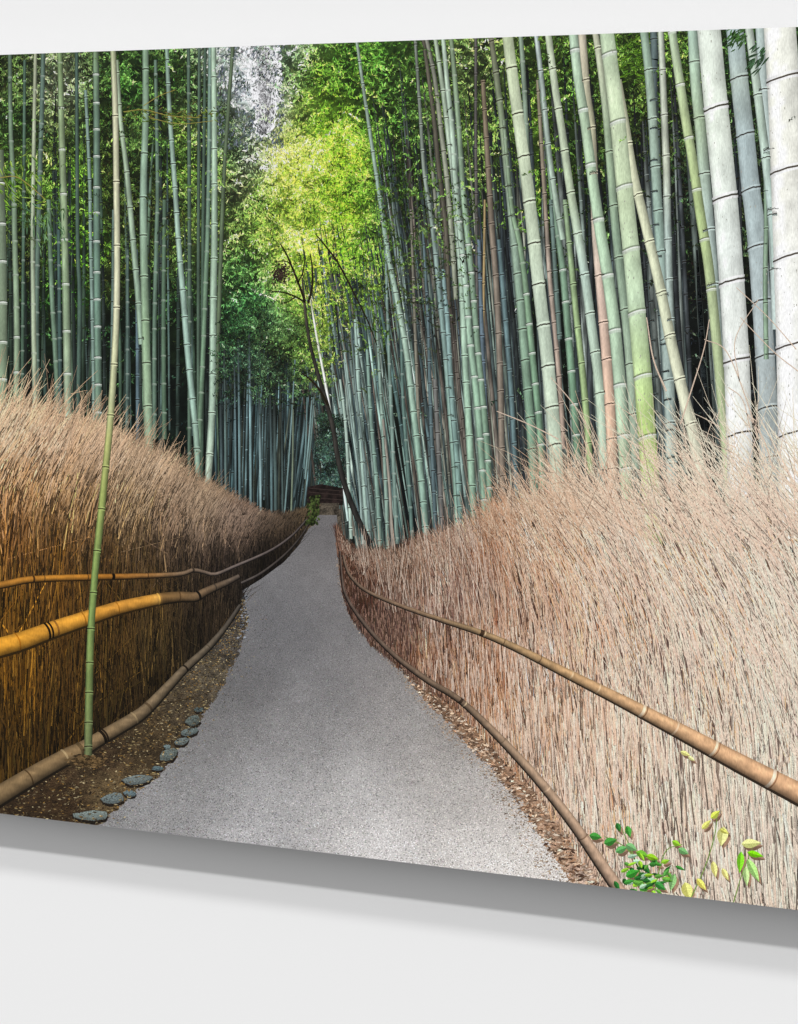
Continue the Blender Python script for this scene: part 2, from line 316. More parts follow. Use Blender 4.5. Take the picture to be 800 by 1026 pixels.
# left grove, back to front
add([(77,40,3.5),(78,240,4),(80,300,4.5),(78,430,4.5)], (48,74,62), None)
add([(189,40,3.5),(190,240,4),(190,480,4)], (58,84,66), 'white', 26)
add([(200,40,3),(199,240,3.4),(199,470,3.6)], (54,78,60), None)
add([(156,60,3.4),(158,180,4),(157,240,4.4),(155,330,4.4),(155,440,4.6)], (74,104,84), 'white', 28)
add([(165,200,4),(164,330,4.6),(165,440,5)], (66,98,72), 'white', 27)
add([(44,40,4.6),(41,150,5),(39,220,5),(37,300,5),(38,430,4.6)], (70,96,82), 'white', 24)
add([(25,60,3),(24,200,3.4),(23,330,3.6),(22,430,3.6)], (52,82,62), 'white', 22)
add([(49,200,4.4),(52,290,4.8),(56,360,5),(60,440,5)], (84,116,90), 'white', 24)
add([(59,230,3.6),(60,330,4),(61,440,4)], (44,74,70), 'white', 24)
add([(128,250,3),(128,360,3.6),(127,470,4)], (58,84,76), 'white', 24)
add([(137,250,3),(138,360,3.6),(138,490,4)], (66,92,104), 'dark', 26)
add([(114,210,3),(113,320,3.4),(111,400,3.4)], (74,98,90), 'dark', 24)
add([(86,90,3.2),(90,180,3.6),(91,240,3.6),(93,330,3.8),(95,440,4)], (104,134,122), 'dark', 20)
add([(10,40,4),(11,130,4.6),(14,190,5.2),(15,240,5.6),(17,330,6),(16,420,6),(14,450,6)], [(50,(74,100,76)),(200,(104,132,100)),(430,(132,156,118))], 'white', 33)
add([(36,40,3.4),(34,150,4),(33,240,4.4),(34,330,5),(36,430,5.6),(37,460,5.6)], [(50,(150,156,122)),(250,(150,168,134)),(450,(150,166,132))], 'white', 45)
add([(0,150,8),(2,240,9),(3,330,9),(2,430,9)], [(150,(84,100,70)),(240,(86,104,78)),(430,(128,152,114))], 'white', 40)
add([(60,40,5),(62,130,6.4),(64,200,7),(65,240,7),(67,330,7.6),(69,450,8)], [(50,(100,130,72)),(150,(128,150,104)),(300,(132,160,116)),(440,(150,170,140))], 'white', 43, 'pale green bamboo stem with white rings in the left grove')
add([(96,40,6),(97,130,6.4),(97,240,6.8),(98,330,7.2),(99,460,7.4)], [(50,(96,124,84)),(120,(84,116,94)),(300,(78,114,96)),(450,(90,120,96))], 'white', 28)
add([(117,60,4),(121,120,4.6),(127,170,5.2),(133,235,5.8),(138,290,6),(142,345,6)], [(60,(140,158,124)),(300,(126,156,130))], 'dark', 33)
add([(146,40,6),(146,120,6.4),(144,180,6.8),(144,240,7.2),(146,330,8),(148,400,8.4),(150,470,8.6)], [(50,(112,146,112)),(200,(132,166,140)),(330,(124,158,116)),(460,(136,164,128))], 'dark', 42, 'tall straight light green bamboo stem in the left grove')
add([(206,40,3),(204,200,3.6),(203,340,4),(202,480,4)], (48,74,56), None)
add([(211,40,4),(209,200,4.4),(206,290,4.8),(203,370,5),(200,430,5.2),(198,495,5)], [(50,(92,124,112)),(300,(88,124,92)),(480,(80,112,84))], 'white', 28)
add([(167,40,3.8),(170,110,4.6),(175,180,5),(179,240,5.4),(184,300,6),(188,350,6.2),(193,400,6.2),(197,440,6),(199,492,5.6)], [(50,(116,148,128)),(180,(136,168,150)),(400,(128,164,148)),(480,(110,140,116))], 'dark', 26)
add([(234,40,3.6),(229,110,3.8),(225,170,4),(222,240,4.2),(219,330,4.2),(217,400,4)], (72,92,60), None)
add([(214,38,5.4),(215,130,5.8),(215,240,6.6),(214,300,7),(213,400,7),(210,460,7),(207,505,6)], [(50,(150,180,152)),(240,(146,178,148)),(400,(150,182,158)),(500,(170,188,164))], 'dark', 37, 'light grey green bamboo stem nearest the sky gap')
# far stems across the path, left
for x, yt, yb, w_, c in ((226,350,520,2.4,(70,98,96)),(236,350,520,2.2,(78,110,118)),(240,340,525,2.6,(84,120,126)),(251,335,528,2.6,(104,144,150)),(261,392,530,2.4,(128,166,172)),
                        (272,395,525,2.6,(66,98,104)),(276,400,525,3.4,(58,84,84)),(222,380,520,2.6,(56,80,86)),(283,400,520,2,(52,74,74))):
    add([(x-1,yt,w_*.8),(x,(yt+yb)/2,w_),(x+.6,yb,w_)], [(yt,np.array(c)*0.22),(yt+30,np.array(c)*0.5),(yt+80,c),(yb,np.array(c)*0.8)], None)
for a, b, ya, yb, c in ((296,285,360,520,(84,116,118)),(294,292,400,515,(96,112,88)),(308,305,398,470,(74,108,110)),(313,306,395,480,(96,130,130)),(315,309,395,470,(76,104,102))):
    add([(a,ya,1.3),((a+b)/2+.6,(ya+yb)/2,1.8),(b,yb,1.8)], c, None)
# middle: leaning stems beyond the tree
for pts, c, nd in (([(341,380,2.4),(346,420,3.2),(349,470,3.4),(352,540,3.6)], (150,178,164), 'dark'),([(345,360,1.6),(352,420,2.2),(360,480,2.6),(364,545,3)], (128,156,150), None),
                   ([(356,320,2.4),(359,380,4.4),(362,440,4.8),(366,500,5),(370,545,5)], (136,168,156), 'dark'),([(352,330,1.8),(358,400,2.6),(366,470,3),(372,545,3)], (88,110,108), None),
                   ([(368,350,3),(372,420,4),(378,490,4.4),(381,548,4.4)], (104,140,126), 'dark'),([(378,330,2.2),(382,400,3.4),(386,470,4),(389,550,4)], (112,142,128), 'dark'),
                   ([(384,420,2.6),(390,480,3),(394,550,3.2)], (132,122,110), None),([(386,235,2),(389,330,3),(393,430,4),(398,545,4.2)], (96,126,116), 'white'),
                   ([(402,330,2.6),(404,400,3.4),(409,470,3.8),(414,550,3.8)], (72,106,98), 'white'),([(412,210,2.6),(415,300,3),(418,380,3.2),(421,470,3.4)], (110,104,88), 'dark'),
                   ([(424,230,2.4),(429,320,3),(432,420,4),(437,540,4)], (66,92,100), 'dark'),([(436,380,4.4),(440,460,4.8),(444,545,4.8)], (92,90,88), 'dark')):
    add(pts, c, nd, 22)
add([(357,36,3),(366,100,3.4),(375,160,3.8),(383,215,4.4),(390,260,5),(400,310,5.6),(407,350,6),(413,400,6.4),(420,460,6.6),(425,510,6.8),(428,552,6.8)], [(40,(128,150,132)),(220,(126,158,138)),(330,(140,170,150)),(450,(124,164,142)),(530,(112,148,132))], 'dark', 23, 'grey green bamboo stem arching up left over the path')
add([(416,36,3),(421,110,3.4),(425,170,3.8),(431,210,4),(436,250,4.6),(441,300,5),(447,360,5.6),(452,420,6),(458,500,6.6),(460,545,6.6)], [(40,(96,104,92)),(180,(128,146,130)),(300,(106,140,136)),(500,(106,148,128))], 'dark', 26)
add([(444,270,4),(449,330,5),(453,400,5.4),(458,460,5.8),(463,545,6)], [(240,(112,150,154)),(540,(96,136,122))], 'dark', 22)
add([(424,36,3.6),(434,110,4.4),(440,170,5),(447,230,4.6),(450,300,4)], (72,64,50), None)
add([(427,36,4),(436,80,4.4),(442,130,4.8),(448,180,5),(453,240,5),(457,300,4.4)], [(40,(110,110,94)),(240,(134,142,116))], 'dark', 27)
add([(477,36,3),(477,150,3.2),(478,260,3.2),(479,400,3)], (72,66,64), 'dark', 24)
add([(484,80,4.4),(487,130,5),(490,180,5.6),(493,230,6),(497,280,6),(500,340,6.2),(502,400,6.4),(503,460,6.4),(505,515,6.2)], [(90,(104,84,60)),(240,(112,94,78)),(340,(118,102,88)),(500,(122,102,84))], 'dark', 27, 'brown dead bamboo stem among green ones')
add([(486,200,2.2),(485,280,2.6),(484,340,2.6),(482,380,2)], (160,128,70), 'dark', 30)
add([(500,240,4),(505,300,5),(510,360,5),(514,420,5),(518,500,5)], (72,104,110), 'dark', 24)
add([(480,240,4),(483,330,4.4),(487,420,4.6)], (74,98,118), 'dark', 26)
add([(436,36,4.2),(444,90,4.8),(450,140,5.2),(455,180,5.6),(458,220,6),(463,290,6.2),(466,360,6.6),(470,430,7),(474,500,7.4),(477,545,7.4)], [(40,(150,172,138)),(200,(158,184,162)),(400,(140,184,152)),(530,(110,150,122))], 'dark', 27)
add([(444,36,4.2),(448,80,5),(453,130,5.6),(457,190,6),(462,240,6.4),(467,290,6.6),(471,340,6.8),(477,390,7),(482,450,7),(487,525,7)], [(40,(160,186,160)),(240,(148,180,156)),(400,(126,172,138)),(520,(110,150,122))], 'white', 31, 'green bamboo stem with white rings in a close trio')
add([(452,36,4.2),(456,80,5),(460,130,5.2),(464,190,5.6),(469,240,6),(474,290,6),(478,340,6.2),(484,400,6.4),(489,460,6.4),(492,525,6)], [(40,(112,138,98)),(240,(118,154,122)),(520,(92,132,104))], 'white', 28)
add([(492,36,5),(498,80,6),(503,120,6.2),(508,170,6.6),(513,220,7),(517,260,7.4),(522,310,8),(527,370,8.4),(532,430,8.8),(536,500,8.8)], [(40,(94,92,66)),(110,(116,136,96)),(240,(124,154,130)),(420,(106,150,116)),(490,(100,140,110))], 'dark', 29)
add([(505,120,3.4),(509,170,4),(514,215,5),(520,240,5.6),(526,280,6),(531,330,6.4),(536,380,6.8),(541,430,7),(544,490,7)], [(120,(110,132,100)),(240,(110,146,106)),(400,(100,148,110))], 'white', 31)
add([(522,36,4.6),(525,80,5),(528,140,5.2),(530,190,5.4),(533,230,5),(540,300,5)], (110,134,110), 'white', 32)
add([(539,80,3.6),(543,150,4),(548,230,4.2),(551,280,4.6),(557,340,4.8),(562,400,5),(565,450,5)], [(80,(116,106,80)),(200,(138,118,96)),(260,(156,134,118)),(440,(156,126,108))], 'dark', 26, 'thin reddish brown dead bamboo stem beside the pale one')
add([(541,80,3.6),(548,140,4.6),(553,190,5.2),(560,240,6),(565,280,7),(570,340,7.4),(575,400,7.8),(579,460,7.8)], [(80,(96,124,96)),(230,(104,142,112)),(400,(96,146,108)),(450,(96,140,104))], 'white', 34, 'dark green bamboo stem with white rings')
add([(552,200,4),(557,280,4.6),(561,340,5)], (78,106,98), 'dark', 22)
add([(566,200,4.4),(573,270,6),(578,320,6.2),(583,365,6.6),(588,420,6.8),(592,475,6.6)], [(200,(124,156,110)),(320,(138,172,104)),(460,(140,170,96))], 'dark', 40, 'yellow green bamboo stem among grey green ones')
add([(508,30,10.6),(513,70,11),(521,130,11.6),(528,180,12),(535,240,12.4),(541,295,12.6),(547,345,12.8),(552,395,13),(556,440,13.2),(560,500,13.2)], [(35,(174,190,142)),(120,(182,196,156)),(230,(180,198,164)),(330,(178,198,172)),(480,(172,190,160))], 'dark', [68,114,157,202,244,285,326,367,408,446,485], 'thick pale bamboo stem with dark rings right of centre')
add([(537,30,4.8),(544,90,5.2),(550,150,5.6),(557,200,6),(564,240,6)], [(35,(156,172,170)),(200,(138,164,142))], 'dark', 38)
add([(549,30,6.6),(556,85,7.2),(563,130,7.6),(570,180,8),(577,222,8.6),(586,275,9),(594,335,9.6),(601,390,10),(606,470,10)], [(35,(176,190,156)),(200,(166,186,148)),(270,(160,188,172)),(400,(164,190,160))], 'dark', [69,109,151,193,234,275,314,353,394])
add([(583,30,8),(588,90,7.4),(593,130,8),(596,200,8.4),(598,240,9),(603,300,9.6),(608,360,10),(612,420,10.6),(615,500,11)], [(35,(184,170,144)),(120,(172,168,128)),(230,(188,168,146)),(300,(206,170,150)),(420,(212,162,128)),(500,(226,176,138))], 'dark', [80,128,173,220,276,323,360,405,440,470], 'pinkish brown dead bamboo stem behind a green one')
add([(574,28,9),(579,75,9.4),(586,120,9.8),(594,180,10.4),(601,228,11),(608,270,11.6),(615,320,12),(620,370,12.4),(624,425,12.6),(629,500,12.6)], [(35,(152,182,152)),(120,(160,190,150)),(240,(160,196,156)),(400,(164,196,160)),(480,(176,200,150))], 'white', [50,110,165,220,276,331,386,437,470], 'green bamboo stem with white rings beside the brown one')
add([(596,28,6),(603,75,7),(608,120,7.4),(612,170,7.8),(617,230,8.4),(624,290,9),(630,345,9.4),(634,400,9.8),(638,470,10)], [(35,(182,184,150)),(140,(134,160,120)),(240,(122,154,122)),(440,(140,162,134))], 'dark', [48,152,206,258,310,365,415])
add([(655,28,7),(656,60,8),(655,70,8),(656,200,7),(660,260,7),(664,330,7.6),(671,430,8),(675,500,8)], (64,84,86), 'dark', 30)
add([(645,28,8),(650,70,8.6),(654,120,9),(657,170,9.4),(660,220,9.6),(663,260,9.8),(667,330,10.4),(671,400,11),(674,500,11.6)], [(35,(126,158,132)),(120,(140,166,146)),(230,(126,160,144)),(300,(130,156,150)),(480,(150,168,158))], 'dark', [70,119,167,211,252,296,340,381,424,465], 'bluish green bamboo stem just right of the thick green one')
add([(662,28,6),(664,70,6.6),(666,120,7),(668,170,7.4),(669,220,7.6),(671,290,7.6),(674,360,7.4)], [(35,(166,176,156)),(170,(176,184,160)),(230,(150,172,164))], 'dark', [70,115,156,197,240,280,320])
add([(619,80,8),(625,115,8.4),(634,170,9),(642,205,9.4),(650,238,9.8),(662,290,10.4),(672,340,11),(684,392,11.4),(696,440,12),(708,500,12)], [(110,(198,200,156)),(300,(196,202,162)),(450,(206,204,172))], 'dark', [144,195,242,293,336,380,425,462], 'straw coloured bamboo stem leaning hard to the left')
add([(694,28,10),(697,80,10.6),(702,130,11),(707,190,11.6),(712,250,12),(718,330,12),(726,430,12)], [(35,(150,184,162)),(120,(142,168,128)),(220,(160,184,176))], 'dark', [62,118,174,230,285])
add([(673,28,8),(681,80,9),(688,125,9.2),(694,160,9.4),(702,215,9.8),(710,265,10),(717,330,10),(725,420,10),(733,510,10)], [(35,(168,192,152)),(120,(164,186,120)),(220,(158,184,104)),(300,(160,180,120))], 'white', [32,85,138,190,240,290], 'slim yellow green bamboo stem leaning left before the white one')
add([(607,24,14.4),(613,72,15),(619,120,15.4),(624,170,16),(629,218,16.6),(634,265,17),(639,320,17.4),(644,375,17.8),(648,430,18),(652,490,18),(656,590,18)], [(35,(166,192,150)),(90,(186,206,160)),(200,(184,206,156)),(300,(178,208,164)),(380,(176,208,122)),(430,(172,206,92)),(500,(186,206,110)),(590,(200,206,150))], 'white', [54,122,187,250,313,377,438,499], 'thick green bamboo stem with white rings, mossy yellow at its foot')
add([(736,24,17),(741,80,17.6),(747,135,18),(752,185,18.4),(757,225,18.8),(762,285,19),(766,345,19.4),(769,400,19.6),(772,500,20)], [(35,(146,168,172)),(80,(148,166,158)),(140,(140,160,164)),(220,(152,172,176)),(300,(150,166,170)),(480,(150,160,160))], 'dark', [78,135,190,247,302,357,409,459], 'thick blue grey bamboo stem between the two white ones')
add([(710,24,23.4),(716,90,24),(722,150,24.4),(727,200,24.6),(731,250,25),(736,320,25.4),(739,380,25.8),(741,440,26),(743,525,26)], [(35,(208,218,204)),(120,(212,222,206)),(250,(212,220,214)),(400,(218,220,214)),(520,(226,218,212))], 'dark', [108,198,282,361,435,500], 'thick chalk white bamboo stem with brown rings', )
add([(767,150,4),(768,220,5),(767,280,5),(768,360,5)], (116,150,118), 'dark', 36)
add([(762,24,10),(765,80,10.4),(769,130,10.8),(773,180,11),(776,240,11),(779,330,11)], (160,180,176), 'dark', [90,150,210,270,330])
add([(750,24,8),(757,75,8.6),(764,130,9),(769,170,9.4),(774,215,9.6),(778,270,9.6)], [(35,(176,192,176)),(120,(160,186,166)),(200,(158,184,176))], 'dark', [95,158,215])
add([(781,20,32),(786,95,33),(789,160,34),(792,240,34.6),(795,330,35),(797,420,35.4),(799,540,36)], [(35,(234,234,220)),(170,(232,230,218)),(300,(232,232,226)),(430,(234,232,228)),(540,(238,228,222))], 'dark', [78,170,257,346,434,510], 'widest bamboo stem, almost white, at the right edge', tilt=-0.16)
add([(838,20,22),(842,160,23),(846,300,24),(850,540,25)], (170,190,170), 'dark', 66)
add([(878,20,18),(874,160,19),(872,300,20),(872,540,20)], (200,208,190), 'dark', 60)
add([(-30,20,7),(-28,160,8),(-27,300,9),(-27,440,9)], (120,150,116), 'white', 40)
add([(-52,20,6),(-50,160,7),(-48,300,7),(-49,440,8)], (104,134,110), 'dark', 34)
FLAT = np.array([0.80, 1.06, 1.09, 1.05, 1.01, 0.97, 0.91, 0.76])
dd = np.linspace(0.76, 1.18, len(S))
for i, (pts, col, node, gap, label, kw) in enumerate(S):
    kk = Ink(); wide = max(p[2] for p in pts)
    stem(kk, pts, col, dd[i], node=node, gap=gap, prof=FLAT if wide > 13 else (PROF*0.5+FLAT*0.5 if wide > 8 else PROF), mottle=0.07 if wide > 8 else 0.10,
         tilt=kw.get('tilt', -0.14 if wide > 16 else (-0.08 if pts[0][0] > 480 else 0)), bow=0.10 if wide > 20 else 0.16, node_h=(1.9 if wide > 20 else 1.5 if wide > 12 else 1.1 if wide > 8 else 0.9))
    if wide > 16:                                     # dark flecks and scratches on the old culms
        p = spline(pts, 3); nf = int(len(p)*1.1)
        j = R.integers(0, len(p), nf); e = R.uniform(-0.48, 0.48, nf); x = p[j, 0]+e*p[j, 2]; y = p[j, 1]+R.uniform(-2, 2, nf)
        L = R.uniform(0.5, 2.6, nf); W = R.uniform(0.35, 0.9, nf)
        P = np.stack([np.stack([x-W/2, y-L/2], -1), np.stack([x+W/2, y-L/2], -1), np.stack([x+W/2, y+L/2], -1), np.stack([x-W/2, y+L/2], -1)], 1)
        lowb = smooth(250, 430, y)
        cc = np.array([[172, 170, 160]])*(1-0.35*lowb[:, None]*R.random((nf, 1)))
        kk.quads(P[R.random(nf) < 0.35+0.65*lowb], cc[:1], dd[i]+0.012)
    part(kk.build('bamboo_stem', M_STEM, root), label)
D = 1.20
# ---- leaves in front of the stem tops
k = Ink()
leaves(k, 9000, 215, 335, 318, 430, 1.182, 1.195, size=(1.2, 2.8), gain=1.0, dens=lambda x, y: 0.9*(1-smooth(365, 425, y)))
leaves(k, 15000, 300, 480, 180, 380, 1.182, 1.195, size=(1.3, 3.0), gain=1.05, dens=lambda x, y: 0.74*(1-smooth(0, 1, (y-(250+(400-x)*0.30))/140))*np.where(x > 400, 0.55, 1.0))
leaves(k, 3600, -70, 480, 40, 240, 1.182, 1.195, size=(1.5, 3.4), gain=1.0, dens=lambda x, y: 0.30+0*x)
leaves(k, 1500, 480, 900, 30, 200, 1.182, 1.195, size=(1.5, 3.4), gain=1.0, dens=lambda x, y: 0.25*(x < 560)+0.05)
part(k.build('leaf_spray', M_INK, root))
kk = Ink(); stem(kk, [(311,298,1.6),(318,340,2.4),(325.5,380,2.6),(332.5,420,2.6),(341,465,2.8),(349,522,2.8)], [(300,(226,232,196)),(420,(220,230,214)),(500,(160,190,184))], 1.197, mottle=0.2)
part(kk.build('bamboo_stem', M_STEM, root), 'thin pale sunlit bamboo stem leaning beside the dark tree')
# ---- the leaning dark tree
tree = Ink()
bark = [(200,(34,26,16)),(400,(30,24,20)),(545,(18,14,14))]
stem(tree, [(303,278,1.6),(305,300,2.6),(307,320,3),(311,345,3.4),(318,372,4),(327,402,4.4),(334,430,4.8),(339,460,5.2),(347,490,5.6),(358,518,5.8),(371,545,6)], bark, D+0.02, mottle=0.25)
def twig(ink, pts, col, d, taper=1.0):
    p = spline(pts, 3); t = np.gradient(p[:, :2], axis=0); t /= np.hypot(t[:, 0], t[:, 1])[:, None]+1e-9; nr = np.stack([t[:, 1], -t[:, 0]], -1)
    a = p[:, :2]+nr*p[:, 2:3]/2; b = p[:, :2]-nr*p[:, 2:3]/2
    ink.quads(np.stack([a[:-1], b[:-1], b[1:], a[1:]], 1), np.array(col, float), d)
trunk = tree.build('tree_trunk', M_STEM, root); part(trunk, 'dark slender trunk leaning across the end of the path')
for pts in ([(306,302,2.6),(299,283,2.2),(293,268,2),(287,254,1.6),(281,244,1)], [(309,304,2.4),(313,287,2),(313,268,1.6),(311,254,1)], [(306,303,2),(296,297,1.6),(284,293,1.4),(268,291,0.8)],
            [(316,234,1),(326,246,1.6),(338,262,1.8),(350,284,1.8),(358,300,1.6),(368,320,1.4),(378,346,1)], [(303,374,1),(312,381,1.8),(320,390,2.2),(329,406,2.6)],
            [(293,268,1.4),(288,262,1),(276,262,.7)], [(299,283,1.4),(304,272,1.2),(306,258,.8)], [(296,297,1.2),(290,302,1),(282,304,.6)]):
    tb = Ink(); twig(tb, pts, (34, 26, 14), D+0.05); tb.build('branch', M_STEM, trunk)

kk = Ink(); n = 230; x = R.normal(281, 4.8, n); y = R.normal(275, 5, n); L = R.uniform(2, 5, n); a = R.uniform(0, 3.14, n)
dx, dy = np.cos(a)*L/2, np.sin(a)*L/2
kk.quads(np.stack([np.stack([x-dx, y-dy], -1), np.stack([x-dy*.3, y+dx*.3], -1), np.stack([x+dx, y+dy], -1), np.stack([x+dy*.3, y-dx*.3], -1)], 1), np.array([[50, 38, 32]])*R.uniform(0.5, 1.5, (n, 1)), R.uniform(D+.06, D+.09, n))
part(kk.build('dead_leaf_clump', M_INK, trunk))
# ---- end of the path: dark far fence, bank, weeds
kk = Ink()
def strip(ink, top, bot, colf, d, nx=60, ny=12):
    """area between two polylines that run in u"""
    top = np.array(top, float); bot = np.array(bot, float)
    x0 = max(top[0, 0], bot[0, 0]); x1 = min(top[-1, 0], bot[-1, 0])
    xs = np.linspace(x0, x1, nx+1); yt = np.interp(xs, top[:, 0], top[:, 1]); yb = np.interp(xs, bot[:, 0], bot[:, 1])
    Y = yt[None]+(yb-yt)[None]*np.linspace(0, 1, ny+1)[:, None]; X = np.broadcast_to(xs, Y.shape)
    V = np.stack([X, Y], -1); C = colf(X.ravel(), Y.ravel()).reshape(ny+1, nx+1, 3)
    ink.quads(np.stack([V[:-1, :-1], V[:-1, 1:], V[1:, 1:], V[1:, :-1]], 2).reshape(-1, 4, 2), np.stack([C[:-1, :-1], C[:-1, 1:], C[1:, 1:], C[1:, :-1]], 2).reshape(-1, 4, 3), d)
const = lambda c, a=0.25, s=3: (lambda x, y: np.clip(np.array(c, float)[None]*(1-a+2*a*vnoise(x, y, s, 9))[:, None], 3, 250))
strip(kk, [(308, 488), (322, 485), (344, 489)], [(306, 508), (344, 506)], const((34, 26, 24), 0.5, 2.2), D+.10)
for y in (489, 493, 498): twig(kk, [(310, y, .8), (326, y+1.5, .8), (344, y+3, .8)], (56, 46, 42), D+.11)
part(kk.build('far_fence', M_INK, root), 'dark low fence across the far end of the path')
# ---- ground
TP = [(326,518,118,116,122),(316,530,84,82,92),(330,545,96,88,92),(290,560,104,106,116),(310,570,132,130,138),(325,575,128,122,124),(262,585,110,112,122),(300,592,94,96,108),(280,610,92,96,110),(330,605,108,106,112),
 (300,640,104,106,118),(260,660,98,100,110),(350,650,120,118,124),(240,690,98,98,104),(320,690,122,122,130),(390,680,132,126,126),(300,730,136,136,142),(220,740,112,112,116),(400,730,150,146,148),(450,740,150,140,134),
 (180,790,124,126,132),(260,790,150,152,160),(350,790,168,168,172),(450,790,180,174,172),(510,800,176,164,156),(150,822,136,138,146),(250,840,160,162,172),(380,850,198,196,200),(480,860,208,202,200),(540,860,208,198,190),(560,885,214,204,196),(100,830,110,112,118)]
TP = [(x, y, *((c*.35+(r+g+b)/3*.65*k_)+6+12*float(smooth(700, 850, y)) for c, k_ in ((r, 1.025), (g, 1.0), (b, .975)))) for x, y, r, g, b in TP]
pl = np.array([(516,317),(524,314),(535,306),(550,292),(562,276),(575,256),(583,247),(592,244),(605,245),(620,249),(640,244),(660,237),(690,222),(715,205),(750,180),(780,156),(800,128),(815,112),(835,92),(940,20)], float)
pr = np.array([(516,338),(530,338),(560,339),(585,343),(600,347),(625,360),(650,382),(665,398),(700,426),(738,462),(770,492),(792,512),(810,524),(850,551),(885,574),(940,612)], float)
def rows(ink, lf, rt, y0, y1, st, nx, colf, d):
    ys = np.arange(y0, y1+st, st); a = lf(ys); b = rt(ys); t = np.linspace(0, 1, nx+1)
    X = a[:, None]+(b-a)[:, None]*t[None]; Y = np.broadcast_to(ys[:, None], X.shape); V = np.stack([X, Y], -1)
    C = colf(X.ravel(), Y.ravel()).reshape(*X.shape, 3)
    ink.quads(np.stack([V[:-1, :-1], V[:-1, 1:], V[1:, 1:], V[1:, :-1]], 2).reshape(-1, 4, 2), np.stack([C[:-1, :-1], C[:-1, 1:], C[1:, 1:], C[1:, :-1]], 2).reshape(-1, 4, 3), d)
SOIL = [(60,800,58,44,30),(30,825,52,40,28),(100,760,54,42,30),(110,790,96,80,56),(150,730,66,54,38),(180,710,74,64,50),(215,680,82,74,62),(235,640,70,66,62),(240,610,52,50,52),(345,600,88,74,66),(360,640,84,68,58),(400,668,92,72,58),(440,710,108,84,66),(480,745,124,98,78),(520,790,146,116,94),(560,840,160,130,108),(600,885,190,166,150),(330,508,82,74,64),(318,512,70,64,54)]
def soilcol(x, y): return np.clip(tone(SOIL, x, y)*(0.6+0.8*vnoise(x, y, 4, 21)*0.7+0.8*vnoise(x, y, 1.9, 22)*0.3)[:, None], 5, 250)
kk = Ink()
rows(kk, lambda y: np.interp(y, pl[:, 0], pl[:, 1])-np.interp(y, [516, 560, 600, 700, 800], [3, 6, 10, 90, 160]), lambda y: np.interp(y, pl[:, 0], pl[:, 1])+3, 500, 900, 2, 60, soilcol, D+.12)
rows(kk, lambda y: np.interp(y, pr[:, 0], pr[:, 1])-3, lambda y: np.interp(y, pr[:, 0], pr[:, 1])+np.interp(y, [516, 560, 640, 700, 900], [4, 8, 16, 40, 60]), 510, 940, 2, 30, soilcol, D+.12)
rows(kk, lambda y: 314+0*y, lambda y: 340+0*y, 504, 518, 2, 12, soilcol, D+.121)
part(kk.build('soil_verge', M_SOIL, root), 'bare brown earth along both sides of the path')
def pathcol(x, y):
    c = tone(TP, x, y, 42); f = 0.97+0.06*vnoise(x, y, 30, 31)
    f *= 0.97+0.06*vnoise(x, y, 7, 32)
    return np.clip(c*f[:, None], 5, 250)
kk = Ink()
jit = lambda y, s: (vnoise(y, y*0, 5, s)-.5)*np.interp(y, [516, 600, 900], [0.6, 2, 9])+(vnoise(y, y*0, 1.9, s+1)-.5)*np.interp(y, [516, 600, 900], [0.5, 3, 11])
rows(kk, lambda y: np.interp(y, pl[:, 0], pl[:, 1])+jit(y, 41), lambda y: np.interp(y, pr[:, 0], pr[:, 1])+jit(y, 43), 516, 940, 2, 110, pathcol, D+.14)
def flecks(ink, n, lf, rt, y0, y1, cols, size, d, flat=0.55):
    y = R.uniform(y0, y1, n); x = lf(y)+(rt(y)-lf(y))*R.random(n); s = np.interp(y, [516, 600, 900], [0.35, 0.6, 1.25])*R.uniform(*size, n)
    a = R.uniform(0, math.pi, n); W = s*R.uniform(0.2, 0.6, n); dx, dy = np.cos(a)*s/2, np.sin(a)*s/2*flat; ex, ey = -np.sin(a)*W/2, np.cos(a)*W/2*flat
    c = np.array(cols, float)[R.integers(len(cols), size=n)]*R.uniform(0.7, 1.2, (n, 1))
    ink.quads(np.stack([np.stack([x-dx, y-dy], -1), np.stack([x+ex, y+ey], -1), np.stack([x+dx, y+dy], -1), np.stack([x-ex, y-ey], -1)], 1), np.clip(c, 5, 250), R.uniform(d, d+.02, n))
PLf = lambda y: np.interp(y, pl[:, 0], pl[:, 1]); PRf = lambda y: np.interp(y, pr[:, 0], pr[:, 1])
def gravel(ink, n):
    y = 520+(930-520)*np.sqrt(R.random(n)); x = PLf(y)+(PRf(y)-PLf(y))*R.random(n); s = np.interp(y, [516, 600, 900], [0.5, 0.8, 1.7])*R.uniform(0.5, 1.2, n)
    f = np.where(R.random(n) < 0.5, R.uniform(0.62, 0.86, n), R.uniform(1.08, 1.26, n)); c = pathcol(x, y)*f[:, None]+R.normal(0, 4, (n, 3))
    h = s*0.7
    ink.quads(np.stack([np.stack([x-s/2, y], -1), np.stack([x, y-h/2], -1), np.stack([x+s/2, y], -1), np.stack([x, y+h/2], -1)], 1), np.clip(c, 8, 252), R.uniform(D+.142, D+.15, n))
gravel(kk, 60000)
path = part(kk.build('footpath', M_PATH, root), 'pale grey gravel footpath curving away to the far fence')
kk = Ink()
LIT = [(150,132,92),(116,98,66),(92,76,52),(74,60,42),(176,160,124),(40,32,24),(34,28,22),(56,44,32),(140,108,58)]
flecks(kk, 4600, lambda y: PLf(y)-np.interp(y, [516, 600, 700, 800, 840], [2, 8, 60, 130, 130]), lambda y: PLf(y)+1, 600, 840, LIT, (1.4, 5), D+.152)
flecks(kk, 260, lambda y: PLf(y)-4, lambda y: PLf(y)+20, 600, 840, LIT, (1.4, 3.4), D+.155)
